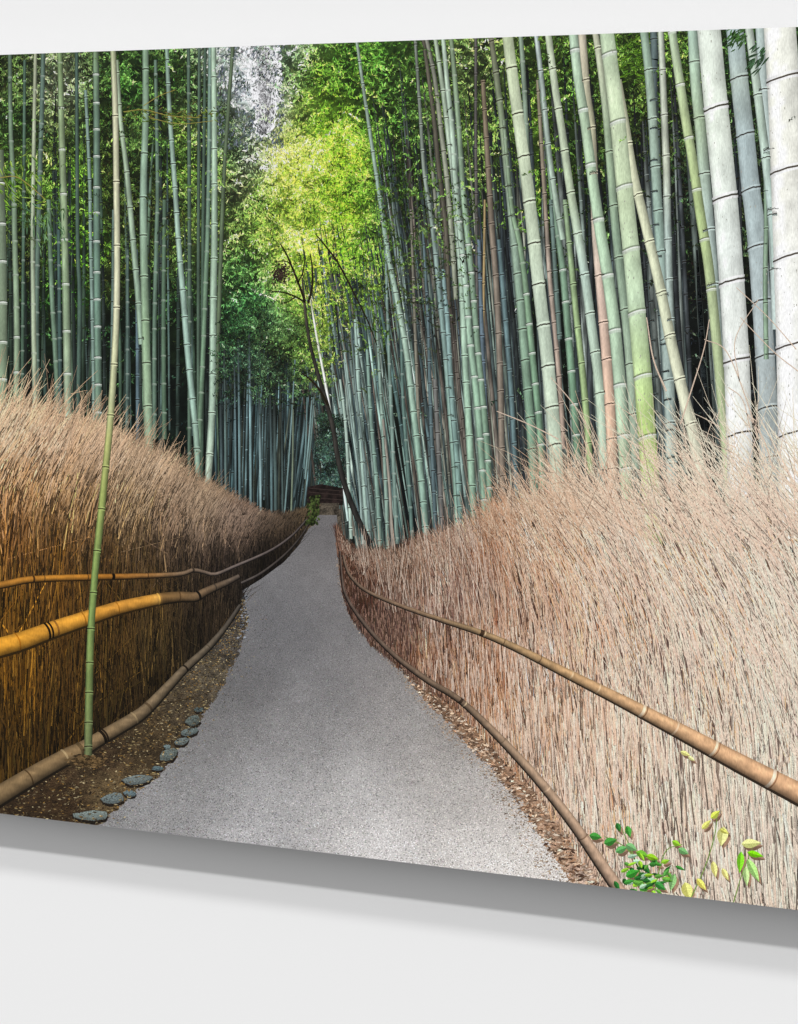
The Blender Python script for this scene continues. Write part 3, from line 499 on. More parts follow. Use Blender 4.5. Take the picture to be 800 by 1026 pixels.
flecks(kk, 2600, lambda y: PRf(y)-2, lambda y: PRf(y)+np.interp(y, [516, 640, 900], [5, 16, 44]), 600, 910, [(214,184,156),(150,116,90),(110,82,64),(234,214,192),(84,62,50),(190,150,120)], (2.5, 8), D+.155)
flecks(kk, 2600, lambda y: PRf(y)-np.interp(y, [560, 700, 900], [3, 14, 34])*R.random(len(y))**.6, lambda y: PRf(y)+3, 560, 910, [(190,166,140),(140,118,100),(168,144,120),(120,100,84)], (1.2, 4), D+.155)
part(kk.build('leaf_litter', M_INK, root), None, 'stuff')
def blob(ink, cx, cy, rx, ry, col, d, seed, n=18, rot=0):
    a = np.linspace(0, 2*math.pi, n+1); r = 1+0.22*(vnoise(np.cos(a)*2+7, np.sin(a)*2+7, 1, seed)-.5)*2; r[-1] = r[0]
    X = np.cos(a)*rx*r; Y = np.sin(a)*ry*r; X, Y = X*math.cos(rot)-Y*math.sin(rot), X*math.sin(rot)+Y*math.cos(rot)
    P = np.stack([np.stack([cx+X*.0, cy+Y*.0], -1)[:-1], np.stack([cx+X, cy+Y], -1)[:-1], np.stack([cx+X, cy+Y], -1)[1:], np.stack([cx+X*.01, cy+Y*.01], -1)[1:]], 1)
    c = np.array(col, float); top = np.clip(c[None]*(1.12-0.3*smooth(-1, 1, np.sin(a)))[:, None], 0, 250)
    C = np.stack([np.broadcast_to(c*1.08, (n, 3)), top[:-1], top[1:], np.broadcast_to(c*1.08, (n, 3))], 1)
    ink.quads(P, C, d)
for i, (x, y, rx, ry, c, ro) in enumerate([(91,817,18,6,(114,124,120),0),(114,800,12,7.5,(102,112,112),-.2),(130,795,6,4,(96,112,116),0),(137,781,14,6,(106,114,112),-.15),(158,770,6,3,(84,100,104),0),(169,756,10,7,(96,104,100),-.4),
    (182,743,7,4.5,(100,108,106),-.3),(190,733,9,5,(96,106,104),-.2),(194,722,8,6,(86,94,90),-.4),(200,711,5,3,(74,86,86),0),(168,748,4,3,(104,118,118),0)]):
    kk = Ink(); blob(kk, x, y+1.6, rx*1.06, ry*1.1, (38, 32, 26), D+.157, i+60, n=9, rot=ro); blob(kk, x, y, rx, ry*.84, c, D+.16, i+60, n=9, rot=ro); part(kk.build('edging_stone', M_SOIL, root))
kk = Ink(); n = 60; y = R.uniform(596, 640, n); x = PLf(y)+R.uniform(-6, 3, n); s = R.uniform(1.5, 4, n)
kk.quads(np.stack([np.stack([x-s/2, y], -1), np.stack([x, y-1], -1), np.stack([x+s/2, y], -1), np.stack([x, y+1], -1)], 1), np.array([[150, 156, 166]])*R.uniform(.6, 1.1, (n, 1)), D+.165)
part(kk.build('stone_edging', M_INK, root), 'small pale stones edging the path bend', 'stuff')
# ---- brushwood
def straws(ink, x, y, ang, curve, L, W, col, d, tipw=0.35, seg=4, shade=0.84):
    """ang from straight up, + = towards the right; curve = change of angle along the straw"""
    n = len(x); px, py = x.copy(), y.copy(); prev = None; step = L/seg; base = np.array(col, float); W = W*np.where(base.mean(1) < np.median(base.mean(1))*.75, .66, 1.0)
    for s in range(seg+1):
        a = ang+curve*(s/seg); w_ = W*(1-(1-tipw)*s/seg)
        nx_, ny_ = np.cos(a), np.sin(a)
        l = np.stack([px-nx_*w_/2, py-ny_*w_/2], -1); r = np.stack([px+nx_*w_/2, py+ny_*w_/2], -1); cc = np.clip(base*(0.95+0.15*s/seg), 3, 253)
        if prev is not None: ink.quads(np.stack([prev[0], prev[1], r, l], 1), np.stack([prev[2], prev[2]*shade, cc*shade, cc], 1), d)
        prev = (l, r, cc); px = px+np.sin(a)*step; py = py-np.cos(a)*step
LIFT = lambda t: [(x, y, *(min(253, (c+(q-c)*(0.04+0.54*float(smooth(480, 690, x))))*g_) for c, q, g_ in ((r, 255, 1.04), (g, 228, 1.0), (b, 207, 0.965)))) for x, y, r, g, b in t]
RF_TOP = np.array([(338,528),(346,544),(360,554),(400,555),(430,542),(460,535),(485,524),(505,512),(530,504),(560,498),(600,498),(650,500),(700,502),(760,506),(800,508),(920,515)], float)
RF_RAIL = np.array([(344,556,2),(347,568,2.4),(353,579,2.6),(368,592,3),(400,606,3.6),(440,620,4.4),(483,634,5.6),(520,650,6.8),(570,675,8.8),(620,700,11),(680,731,14),(740,763,17),(800,794,20),(860,826,23),(920,860,26)], float)
RF_LOW = np.array([(341,552,1.6),(343,578,2),(346,594,2.6),(356,612,3),(375,636,3.6),(400,660,4.4),(430,682,5.4),(462,702,5.6),(500,738,7),(540,781,8.6),(575,825,9.4),(600,861,10.6),(622,893,11.6),(650,935,13)], float)
RF_FOOT = np.array([(340,556),(342,590),(350,616),(372,646),(398,667),(430,691),(460,713),(495,748),(530,786),(562,827),(590,865),(620,910),(920,1400)], float)
TR = [(350,560,96,72,62),(370,575,112,86,72),(360,600,88,66,60),(400,570,112,84,68),(430,560,124,94,78),(470,550,136,104,88),(440,600,128,96,84),(400,630,108,84,74),(480,580,144,112,98),(450,660,136,104,88),(500,540,178,136,106),(540,510,196,160,132),
 (530,570,188,140,106),(520,630,166,122,96),(500,680,168,126,100),(560,540,200,160,128),(600,520,212,178,150),(580,600,196,158,134),(560,640,188,144,118),(560,720,206,162,132),(540,760,196,162,138),(620,560,206,170,150),(650,520,214,186,164),
 (640,620,206,172,156),(620,660,206,170,150),(620,760,226,192,168),(600,820,220,190,170),(700,520,224,198,182),(700,600,216,188,172),(690,680,220,194,182),(700,780,236,208,190),(680,860,234,212,200),(760,540,230,208,198),(760,640,226,204,196),(780,720,232,212,206),
 (780,860,242,224,216),(750,900,240,222,214),(900,700,236,216,206),(880,560,234,212,200)]
TR = LIFT(TR)
fence = Ink()
def rfcol(x, y): return tone(TR, x, y, 20)*(0.28+0.22*vnoise(x, y*.4, 5, 51))[:, None]+np.array([10, 2, 4])
strip(fence, np.column_stack([RF_TOP[:, 0], RF_TOP[:, 1]+np.interp(RF_TOP[:, 0], [340, 460, 560], [16, 20, 46])]), RF_FOOT, rfcol, D+.17, nx=240, ny=50)
rfence = part(fence.build('brush_fence', M_INK, root), 'pale brushwood fence along the right of the path')
sc_r = lambda x: np.interp(x, [340, 400, 500, 600, 700, 800, 900], [0.22, 0.34, 0.52, 0.72, 0.92, 1.1, 1.3])
bw = Ink()
def rmass(n, xr, d0, d1, bright=1.0, part_='all'):
    x = R.uniform(*xr, n); top = np.interp(x, RF_TOP[:, 0], RF_TOP[:, 1]); foot = np.interp(x, RF_FOOT[:, 0], RF_FOOT[:, 1]); rail = np.interp(x, RF_RAIL[:, 0], RF_RAIL[:, 1])
    s = sc_r(x); t = R.random(n)
    y = top+(foot-top)*t+s*12
    y = np.where(part_ == 'low', rail+(foot-rail)*t, y)
    y = np.minimum(y, 985); x_ = x
    above = smooth(0, 1, (rail-y)/np.maximum(rail-top, 10))
    big = smooth(400, 600, x)
    ang = -(0.05+0.05*big)-above*(0.16+0.30*big)+(vnoise(x, y*.4, 26, 91)-.5)*.36*above+(vnoise(x, y*.3, 9, 92)-.5)*.22+R.normal(0, 0.06+0.14*above, n)
    rb = R.random(n) < 0.07*above*big; ang = np.where(rb, ang+R.uniform(0.3, 1.0, n), ang)
    cur = -above*(0.10+0.26*big)*R.uniform(0, 1.3, n)+R.normal(0, .06, n)
    L = s*R.uniform(38, 105, n)*np.where(above > 0.1, 1, 0.6); W = s*R.uniform(0.8, 1.8, n)*(1-0.15*above); W = np.maximum(W, 0.6)
    L = np.minimum(L, (y-top)/np.cos(np.clip(ang, -.9, .9))+s*R.uniform(4, 34, n))
    c = tone(TR, x_, y-L*.5, 20)
    f = np.where(R.random(n) < 0.29, R.uniform(0.34, 0.66, n), R.uniform(0.98, 1.36, n))*bright
    f *= (0.90+0.2*vnoise(x*1.0, y*0.25, 6, 71))*(0.80+0.34*vnoise(x+(y-600)*.25, y*.45, 22, 73)*smooth(340, 480, x)+0.10)
    up_ = np.clip(f-1, 0, 1)[:, None]; c = c*np.minimum(f, 1)[:, None]+(np.array([[255, 240, 216]])-c)*up_*2.6+R.normal(0, 6, (n, 1))+R.normal(0, 3, (n, 3))
    warm = (R.random(n) < 0.10) | ((vnoise(x+(y-600)*.3, y*.5, 30, 74) > .56) & (R.random(n) < .6)); c[warm] *= np.array([0.98, 0.86, 0.74])
    straws(bw, x, y, ang, cur, L, W, c, R.uniform(d0, d1, n))
rmass(5600, (338, 430), D+.18, D+.36, 0.80); rmass(4500, (420, 520), D+.18, D+.40, 0.92); rmass(3300, (510, 640), D+.18, D+.42, 1.02); rmass(2600, (630, 800), D+.18, D+.42, 1.06); rmass(900, (790, 920), D+.18, D+.42, 1.0)
def dashes(ink, x, y, ang, s, table, d, pd=.36, top=None):
    n = len(x); c = tone(table, x, y, 20); dk_ = R.random(n) < pd
    hl = np.clip((c.mean(1, keepdims=True)-60)/150, 0, 1); k_ = R.uniform(.25, .75, (n, 1))
    c = np.where(dk_[:, None], c*R.uniform(.38, .66, (n, 1)), c*(1+.30*(1-hl))+(np.array([[255, 240, 216]])-c)*k_*hl)
    straws(ink, x, y, ang+R.normal(0, .12, n), np.zeros(n), np.maximum(3.0, s*R.uniform(6, 24, n)), np.maximum(.6, s*R.uniform(.7, 1.3, n)), np.clip(c, 4, 253), R.uniform(d, d+.02, n), tipw=.6, seg=1)
n = 8000; x = 338+(920-338)*R.random(n)**1.15; top = np.interp(x, RF_TOP[:, 0], RF_TOP[:, 1]); foot = np.interp(x, RF_FOOT[:, 0], RF_FOOT[:, 1]); rail = np.interp(x, RF_RAIL[:, 0], RF_RAIL[:, 1])
y = top+(np.minimum(foot, 950)-top)*R.random(n); above = smooth(0, 1, (rail-y)/np.maximum(rail-top, 10)); big = smooth(400, 600, x)
dashes(bw, x, y, -(0.05+0.05*big)-above*(0.22+0.40*big), sc_r(x), TR, D+.425)
# long single twigs on the surface, and the thick upright sticks low down at the right
n = 2000; x = 360+(920-360)*R.random(n)**.85; top = np.interp(x, RF_TOP[:, 0], RF_TOP[:, 1]); foot = np.minimum(np.interp(x, RF_FOOT[:, 0], RF_FOOT[:, 1]), 960); rail = np.interp(x, RF_RAIL[:, 0], RF_RAIL[:, 1])
y = top+(rail-top)*R.uniform(.15, 1.25, n); big = smooth(400, 600, x); s_ = sc_r(x); a = -(.10+.42*big)*smooth(1.2, .2, (y-top)/(rail-top))*1.0-.05+R.normal(0, .14, n)
a = -(0.06+0.40*big*(1-smooth(.2, 1.2, (y-top)/(rail-top))))+R.normal(0, .15, n); L = s_*R.uniform(45, 150, n)
c = tone(TR, x, y, 20); c = np.where(R.random((n, 1)) < .14, c*.55, c+(np.array([[255, 240, 222]])-c)*R.uniform(.1, .8, (n, 1)))
straws(bw, x, y, a, -R.uniform(0, .35, n)*big, L, np.maximum(.7, s_*R.uniform(.8, 1.5, n)), c, R.uniform(D+.43, D+.445, n), tipw=.4, seg=5)
n = 2400; x = 430+(920-430)*R.random(n)**.8; foot = np.minimum(np.interp(x, RF_FOOT[:, 0], RF_FOOT[:, 1]), 990); rail = np.interp(x, RF_RAIL[:, 0], RF_RAIL[:, 1]); s_ = sc_r(x)
y = rail+(foot-rail)*R.uniform(.15, 1.0, n); c = tone(TR, x, y, 20); c = np.where(R.random((n, 1)) < .2, c*R.uniform(.42, .65, (n, 1)), c+(np.array([[255, 240, 224]])-c)*R.uniform(0, .8, (n, 1)))
straws(bw, x, y, -.06+R.normal(0, .07, n), R.normal(0, .05, n), s_*R.uniform(20, 90, n), s_*R.uniform(1.2, 2.7, n), c, R.uniform(D+.43, D+.445, n), tipw=.7)
# wisps that stand above the mass
def rwisp(n, xr, d0, d1, up):
    x = R.uniform(*xr, n); top = np.interp(x, RF_TOP[:, 0], RF_TOP[:, 1]); s = sc_r(x); big = smooth(430, 600, x)
    y = top+s*R.uniform(5, 55, n); L = s*R.uniform(40, up, n)*(0.6+0.4*big); ang = -(0.20+0.38*big)+R.normal(0, .22, n)
    m = R.random(n) < .12; ang[m] += R.uniform(.5, 1.0, m.sum())
    c = tone(TR, x, y, 20); c = np.where(R.random((n, 1)) < .16, c*.62, c+(np.array([[255, 240, 216]])-c)*R.uniform(0, .7, (n, 1))); straws(bw, x, y, ang, R.normal(-.10, .14, n), L, np.maximum(.55, s*R.uniform(.7, 1.5, n)), c, R.uniform(d0, d1, n), tipw=.25, seg=5)
    m = np.nonzero(R.random(n) < .5)[0]; f = R.uniform(.3, .8, len(m))                    # side twigs
    straws(bw, x[m]+np.sin(ang[m])*L[m]*f, y[m]-np.cos(ang[m])*L[m]*f, ang[m]+R.choice([-1, 1], len(m))*R.uniform(.3, .7, len(m)), R.normal(0, .1, len(m)), L[m]*R.uniform(.12, .35, len(m)), np.maximum(.5, s[m]*.8), c[m], R.uniform(d0, d1, len(m)), seg=2)
rwisp(420, (480, 620), D+.44, D+.455, 135); rwisp(520, (600, 930), D+.44, D+.455, 150); rwisp(90, (560, 800), D+.456, D+.458, 200); rwisp(700, (340, 480), D+.40, D+.44, 60); rwisp(14, (690, 800), D+.44, D+.45, 190)
# ragged feet below the lower pole
n = 900; t = R.random(n)**0.7; i = t*(len(RF_LOW)-1); x = np.interp(i, range(len(RF_LOW)), RF_LOW[:, 0]); y = np.interp(i, range(len(RF_LOW)), RF_LOW[:, 1]); s = sc_r(x)
straws(bw, x-s*R.uniform(0, 10, n), y+s*R.uniform(10, 24, n), R.normal(.15, .25, n), R.normal(0, .1, n), s*R.uniform(18, 34, n), np.maximum(.6, s*R.uniform(1.2, 2.6, n)), tone(TR, x, y, 20)*R.choice([.5, .75, 1.0], n)[:, None], R.uniform(D+.30, D+.42, n))
part(bw.build('brushwood', M_BRUSH, rfence))
def pole(name, pts, col, d, parent, node=None, gap=40, label=None, dark=0.45):
    """a bamboo pole lying across the picture: lit on top, shaded below"""
    kk = Ink(); p = spline(pts, 3); t = np.gradient(p[:, :2], axis=0); t /= np.hypot(t[:, 0], t[:, 1])[:, None]; nr = np.stack([-t[:, 1], t[:, 0]], -1)
    if nr[:, 1].mean() < 0: nr = -nr                   # towards the lower side
    e = np.linspace(-.5, .5, 8); pf = np.array([.80, 1.02, 1.12, 1.08, .98, .84, .64, .42])
    vs = [c[0] for c in col]; cs = np.array([c[1] for c in col], float); base = np.stack([np.interp(p[:, 0], vs, cs[:, j]) for j in range(3)], -1)
    V = p[:, None, :2]+nr[:, None]*(e[None, :, None]*p[:, None, 2:3]); sd = int(R.integers(1e6))
    mot = 1+.20*(vnoise(V[..., 0], V[..., 1]*3, 7, sd)-.5)+.14*(vnoise(V[..., 0], V[..., 1], 2.2, sd+1)-.5); C = np.clip(base[:, None]*pf[None, :, None]*mot[..., None], 3, 252)
    kk.quads(np.stack([V[:-1, :-1], V[:-1, 1:], V[1:, 1:], V[1:, :-1]], 2).reshape(-1, 4, 2), np.stack([C[:-1, :-1], C[:-1, 1:], C[1:, 1:], C[1:, :-1]], 2).reshape(-1, 4, 3), d)
    # the printed shade under the pole
    a = p[:, :2]+nr*p[:, 2:3]*.42; b = p[:, :2]+nr*(p[:, 2:3]*.5+p[:, 2:3]*.12+.4)
    kk.quads(np.stack([a[:-1], a[1:], b[1:], b[:-1]], 1), base[:-1]*0.22, d-.004)
    for g in (gap if isinstance(gap, (list, tuple)) else []):
        i = int(np.argmin(abs(p[:, 0]-g[0]))); w_ = p[i, 2]; c0, th = g[1], g[2]
        ee = np.linspace(-.54, .54, 8); bul = (0.25-ee**2)*w_*0.5
        q = p[i, :2]+nr[i]*(ee[:, None]*w_)+t[i]*bul[:, None]; pf2 = np.interp(ee, e, pf)[:, None]
        A, B = q-t[i]*th/2, q+t[i]*th/2; cc = np.clip(np.array(c0, float)*pf2, 3, 253)
        kk.quads(np.stack([A[:-1], A[1:], B[1:], B[:-1]], 1), np.stack([cc[:-1], cc[1:], cc[1:], cc[:-1]], 1), d+.006)
    return part(kk.build(name, M_STEM, parent), label)
lt = (246, 222, 190); dk = (26, 18, 12)
pole('rail', RF_RAIL, [(344,(110,92,78)),(400,(128,104,84)),(480,(150,124,92)),(560,(190,154,112)),(650,(214,172,130)),(800,(222,176,136))], D+.46, rfence,
     gap=[(483,(70,52,36),4),(486,(200,176,140),1.2),(505,(112,88,60),1),(540,(120,92,66),1),(572,(216,186,146),1.6),(600,(222,190,150),1.6),(644,lt,3),(647,(150,112,80),1.2),(678,(232,200,164),2),(716,lt,2.6),(719,(160,116,84),1.2),(772,(248,226,200),3.4),(776,(160,118,88),1.4),(830,lt,3)], label='upper bamboo rail running down the pale right fence')
pole('rail', RF_LOW, [(344,(92,78,70)),(400,(108,90,76)),(460,(120,100,82)),(520,(164,138,114)),(620,(188,158,134))], D+.46, rfence, gap=[(462,(60,46,36),3),(466,(190,166,134),1.4),(505,(130,108,86),1),(548,(210,180,150),1.4),(585,(140,112,90),1.4)])
# ---- left fence
LF_TOP = np.array([(-80,425),(0,425),(30,428),(60,438),(100,450),(130,458),(160,468),(185,490),(210,500),(235,512),(262,520),(290,518),(305,512),(314,508)], float)
LF_FOOT = np.array([(-80,850),(0,806),(44,778),(81,758),(101,745),(135,726),(150,712),(169,693),(186,674),(209,652),(226,633),(241,608),(242.5,592),(262,580),(285,563),(300,546),(314,520)], float)
LF_RAIL = np.array([(-75,600,7),(0,586,6.4),(34,580,6),(91,578,5.6),(135,577,5),(179,575,4),(194,571,3.6),(205,573,3.2),(216,575,3),(236,567,2.6),(270,552,2.2),(292,537,1.8),(308,520,1.4)], float)
TL = [(-40,440,196,156,136),(10,440,200,160,140),(50,450,190,148,130),(100,460,178,140,124),(150,470,172,136,120),(200,505,150,118,104),(240,520,140,112,100),(10,490,168,116,84),(50,500,150,104,74),(90,510,140,100,74),(130,510,140,108,88),(170,520,132,104,88),(210,535,122,98,86),(245,535,100,80,72),(280,528,106,84,72),(305,518,96,74,62),
 (10,540,112,70,34),(50,550,96,62,30),(100,550,84,58,34),(140,550,76,56,40),(180,555,62,48,40),(220,560,44,34,32),(240,575,32,26,24),(262,548,28,22,20),(290,537,22,17,15),(300,528,30,24,22),(275,555,18,14,12),(275,565,16,12,12),
 (10,610,100,64,22),(60,600,86,54,20),(110,595,72,46,20),(150,590,66,46,24),(200,585,46,34,26),(20,680,92,58,18),(60,680,74,48,20),(110,660,74,50,24),(160,640,62,46,28),(210,620,42,32,26),(10,750,66,44,18),(60,740,52,34,14),(110,710,46,32,18),(150,690,44,32,20),(200,650,34,26,20),(-50,650,96,60,22)]
TL = [(x, y, r*(.97 if y > 545 else 1.0)+(12 if y < 520 else 2), g*(1.01 if y > 545 else 1.03)+(14 if y < 520 else 2), b*(1.0 if y > 545 else 1.0)+(4 if y < 520 else 0)) for x, y, r, g, b in TL]
fence = Ink()
def lfcol(x, y): return tone(TL, x, y, 18)*(0.20+0.16*vnoise(x, y, 6, 52))[:, None]+np.array([5, 3, 2])
strip(fence, np.column_stack([LF_TOP[:, 0], LF_TOP[:, 1]+np.where(LF_TOP[:, 0] < 240, 26, 10)]), LF_FOOT, lfcol, D+.17, nx=200, ny=50)
lfence = part(fence.build('brush_fence', M_INK, root), 'darker orange brown brushwood fence on the left of the path')
sc_l = lambda x: np.interp(x, [-80, 0, 100, 180, 240, 250, 314], [1.15, 1.0, 0.78, 0.56, 0.42, 0.34, 0.16])
bw = Ink()
def lmass(n, xr, d0, d1):
    x = R.uniform(*xr, n); top = np.interp(x, LF_TOP[:, 0], LF_TOP[:, 1]); foot = np.interp(x, LF_FOOT[:, 0], LF_FOOT[:, 1]); rail = np.interp(x, LF_RAIL[:, 0], LF_RAIL[:, 1])
    s = sc_l(x); y = top+(foot-top)*R.random(n)+s*8; y = np.minimum(y, foot-s*2)
    above = smooth(0, 1, (rail+s*10-y)/np.maximum(rail-top, 8)); ang = .02+above*0.42+R.normal(0, .07+.10*above, n)
    rb = R.random(n) < .10; ang = np.where(rb, ang+R.normal(0, .5, n), ang)
    cur = above*R.uniform(0, .4, n)+R.normal(0, .05, n)
    L = s*R.uniform(36, 100, n); W = np.maximum(.5, s*R.uniform(.8, 1.9, n)*(1-.3*above)); L = np.minimum(L, (y-top)/np.cos(np.clip(ang, -.9, .9))+s*R.uniform(4, 36, n))
    c = tone(TL, x, y-L*.5, 18); lowz = 1-above
    dark = R.random(n) < 0.40*lowz+.2; f = np.where(dark, R.uniform(.30, .6, n), R.uniform(.8, 1.35, n)); hi = (R.random(n) < .16*lowz)
    f = f*(0.72+0.56*vnoise(x, y*.3, 8, 72)); ang = ang+(vnoise(x, y*.4, 24, 93)-.5)*.4*above+(vnoise(x, y*.3, 9, 94)-.5)*.16
    c = c*f[:, None]+R.normal(0, 4, (n, 1))
    c[hi] = c[hi]*1.3+np.array([30, 26, 10])*(0.4+0.6*smooth(240, 100, x[hi]))[:, None]
    straws(bw, x, y, ang, cur, L, W, c, R.uniform(d0, d1, n))
lmass(5000, (-80, 30), D+.18, D+.40); lmass(9500, (0, 120), D+.18, D+.40); lmass(8500, (100, 240), D+.18, D+.40); lmass(6500, (180, 240), D+.18, D+.40); lmass(6000, (240, 316), D+.18, D+.34)
def lwisp(n, xr, up, br=1.0):
    x = R.uniform(*xr, n); top = np.interp(x, LF_TOP[:, 0], LF_TOP[:, 1]); s = sc_l(x)*.95; y = top+s*R.uniform(-4, 50, n); ang = 0.42+R.normal(0, .20, n); L = s*R.uniform(28, up, n)*R.uniform(.5, 1, n)
    c = tone(TL, x, y, 18)*R.uniform(.8, 1.3, (n, 1))*br+np.array([14, 14, 14]); straws(bw, x, y, ang, R.normal(.08, .12, n), L, np.maximum(.5, s*R.uniform(.7, 1.3, n)), c, R.uniform(D+.38, D+.43, n), tipw=.25)
    m = np.nonzero(R.random(n) < .45)[0]; f = R.uniform(.3, .8, len(m))
    straws(bw, x[m]+np.sin(ang[m])*L[m]*f, y[m]-np.cos(ang[m])*L[m]*f, ang[m]+R.choice([-1, 1], len(m))*R.uniform(.3, .7, len(m)), R.normal(0, .1, len(m)), L[m]*R.uniform(.15, .35, len(m)), np.maximum(.45, s[m]*.8), c[m], R.uniform(D+.38, D+.43, len(m)), seg=2)
lwisp(620, (-80, 100), 104); lwisp(620, (60, 215), 96); lwisp(10, (60, 160), 110); lwisp(700, (180, 300), 48, .95); lwisp(10, (-20, 40), 110)
n = 6000; x = -80+(314+80)*R.random(n)**.8; top = np.interp(x, LF_TOP[:, 0], LF_TOP[:, 1]); foot = np.interp(x, LF_FOOT[:, 0], LF_FOOT[:, 1]); rail = np.interp(x, LF_RAIL[:, 0], LF_RAIL[:, 1]); s_ = sc_l(x)
y = top+(foot-top)*R.random(n)**1.5; above = smooth(0, 1, (rail+s_*10-y)/np.maximum(rail-top, 8))
dashes(bw, x, np.minimum(y, foot-1), .02+above*.5, s_, TL, D+.405, pd=.45)
part(bw.build('brushwood', M_BRUSH, lfence))
pole('rail', LF_RAIL, [(0,(176,120,50)),(60,(180,122,46)),(110,(164,108,42)),(150,(140,100,56)),(180,(120,98,76)),(230,(110,98,92)),(300,(84,76,74))], D+.46, lfence, gap=[(34,(70,46,20),2),(46,(110,76,34),1),(88,(96,64,26),1),(113,(20,14,8),3),(150,(90,62,34),1),(194,(60,50,40),2)])
pole('rail', [(-75,668,19),(-30,656,18.5),(0,648,18),(24,641,17.4),(51,631,16),(84,620,14.4),(118,609,12.6),(159,600,10.8),(180,597.5,9.6),(196,597.5,8.6),(205,593,7.4),(216,588,6.4),(228,583,5.4),(240,577,4)],
     [(0,(216,152,50)),(40,(204,144,52)),(80,(212,150,56)),(120,(194,136,56)),(150,(204,146,62)),(158,(208,156,76)),(161,(118,88,50)),(200,(112,90,66)),(240,(96,84,74))], D+.47, lfence,
     gap=[(18,(176,110,24),1.4),(48,(24,18,10),2.2),(51.5,(30,20,10),2),(56,(150,100,40),2),(84,(170,112,30),1.4),(118,(172,114,34),1.2),(158,(232,178,84),1.6),(180,(90,66,40),1.2),(199,(24,20,16),2.4),(216,(70,60,50),1.4)], label='thick yellow orange bamboo rail on the left fence')
pole('rail', [(-75,845,22),(-30,815,20),(0,796,18.6),(44,770,16.6),(70,756,15.4),(81,751,14.6),(101,739,13),(135,719,12),(149,708,10.6),(169,687,8.6),(186,669,7.2),(209,648,6),(226,628,4.6),(241,606,3.2)],
     [(0,(126,104,74)),(80,(134,110,78)),(150,(122,104,80)),(200,(104,92,76)),(241,(76,70,64))], D+.47, lfence, gap=[(28,(86,66,42),1.6),(66,(170,146,108),2),(81,(96,78,52),4),(103,(30,22,14),3),(106,(40,30,20),2),(135,(156,134,100),1.6),(149,(88,72,52),2.4),(186,(40,32,24),2),(209,(80,70,56),1)], label='grey brown bamboo pole along the foot of the left fence')
pole('rail', [(242,584,2.2),(262,574,2.2),(285,556,1.8),(302,537,1.4),(313,518,1)], [(242,(86,78,74)),(313,(60,54,50))], D+.45, lfence)
# weeds at the far bend
kk = Ink(); n = 230; x = R.normal(314, 3.0, n); y = R.uniform(497, 526, n); x += (y-512)*-.12; L = R.uniform(1.5, 3.4, n)
kk.quads(np.stack([np.stack([x-L/2, y], -1), np.stack([x, y-L*.6], -1), np.stack([x+L/2, y-L*.2], -1), np.stack([x, y+L*.5], -1)], 1), np.array([[54, 66, 32]])*R.uniform(.3, 1.5, (n, 1)), R.uniform(D+.46, D+.49, n))
part(kk.build('roadside_weeds', M_INK, root), 'small green weeds where the left fence ends')
# ---- the thin stem in front of the left fence
kk = Ink()
stem(kk, [(113,40,5.6),(114,60,5.8),(116,120,6),(117,200,6.2),(117.5,240,6.2),(117,310,6.4),(114,375,6.6),(110,430,7),(106,470,7),(100,530,7.4),(95,580,7),(91,640,7.2),(89.5,700,7.8),(88.5,763,8.2)],
     [(50,(160,168,122)),(90,(188,186,146)),(300,(202,200,160)),(400,(178,184,126)),(440,(166,168,84)),(500,(140,156,62)),(560,(116,144,56)),(620,(106,136,52)),(700,(100,122,50)),(762,(84,94,48))], D+.52, node='dark',
     gap=[116,182,246,308,365,416,468,510,552,594,630,664,694,724,748], node_h=1.0, bow=.12, tilt=0)
part(kk.build('bamboo_stem', M_STEM, root), 'slim yellow green bamboo stem standing in front of the left fence')
kk = Ink(); n = 260; x = R.normal(88, 8, n); y = 763+R.normal(0, 3, n)
L = R.uniform(2, 7, n); kk.quads(np.stack([np.stack([x-L/2, y], -1), np.stack([x, y-1.2], -1), np.stack([x+L/2, y], -1), np.stack([x, y+1.2], -1)], 1), np.array([[88, 70, 46]])*R.uniform(.5, 1.5, (n, 1)), R.uniform(D+.53, D+.55, n))
part(kk.build('earth_mound', M_INK, root))
# ---- near sprays of leaves and twigs
kk = Ink()
def leaf(ink, x, y, L, W, ang, col, d):
    """a real leaf outline with a lighter half"""
    t = np.linspace(0, 1, 9); w_ = np.sin(np.pi*t**0.8)*W/2*(1-.15*t); ca, sa = math.cos(ang), math.sin(ang)
    cx = x+ca*(t-.5)*L; cy = y+sa*(t-.5)*L; col = np.array(col, float)
    a = np.stack([cx-sa*w_, cy+ca*w_], -1); b = np.stack([cx+sa*w_, cy-ca*w_], -1); c = np.stack([cx, cy], -1)
    ink.quads(np.stack([a[:-1], a[1:], c[1:], c[:-1]], 1), np.clip(col*.82, 0, 250), d); ink.quads(np.stack([c[:-1], c[1:], b[1:], b[:-1]], 1), np.clip(col*1.1+6, 0, 252), d)
for _ in range(170):
    x, y = R.uniform(-60, 44), R.normal(184, 14); leaf(kk, x, y, R.uniform(5, 11), R.uniform(1, 2), R.normal(1.2, .7), np.array([(118,158,46),(84,128,40),(150,180,80)][R.integers(3)])*R.uniform(.7, 1.1), D+.58+R.random()*.01)
for _ in range(60):
    x, y = R.uniform(24, 66), R.normal(222, 14); leaf(kk, x, y, R.uniform(6, 12), R.uniform(1, 1.8), R.normal(1.4, .4), np.array([(110,146,100),(84,120,84)][R.integers(2)])*R.uniform(.7, 1.1), D+.58+R.random()*.01)
for a in ([(0,178,1),(16,177,1),(30,186,.9),(46,200,.7)], [(124,112,.8),(145,110,.8),(170,116,.7),(200,118,.6)], [(144,106,.7),(160,96,.7),(176,90,.5)], [(150,118,.7),(180,124,.6),(214,121,.5)]): twig(kk, a, (150, 140, 70), D+.60)
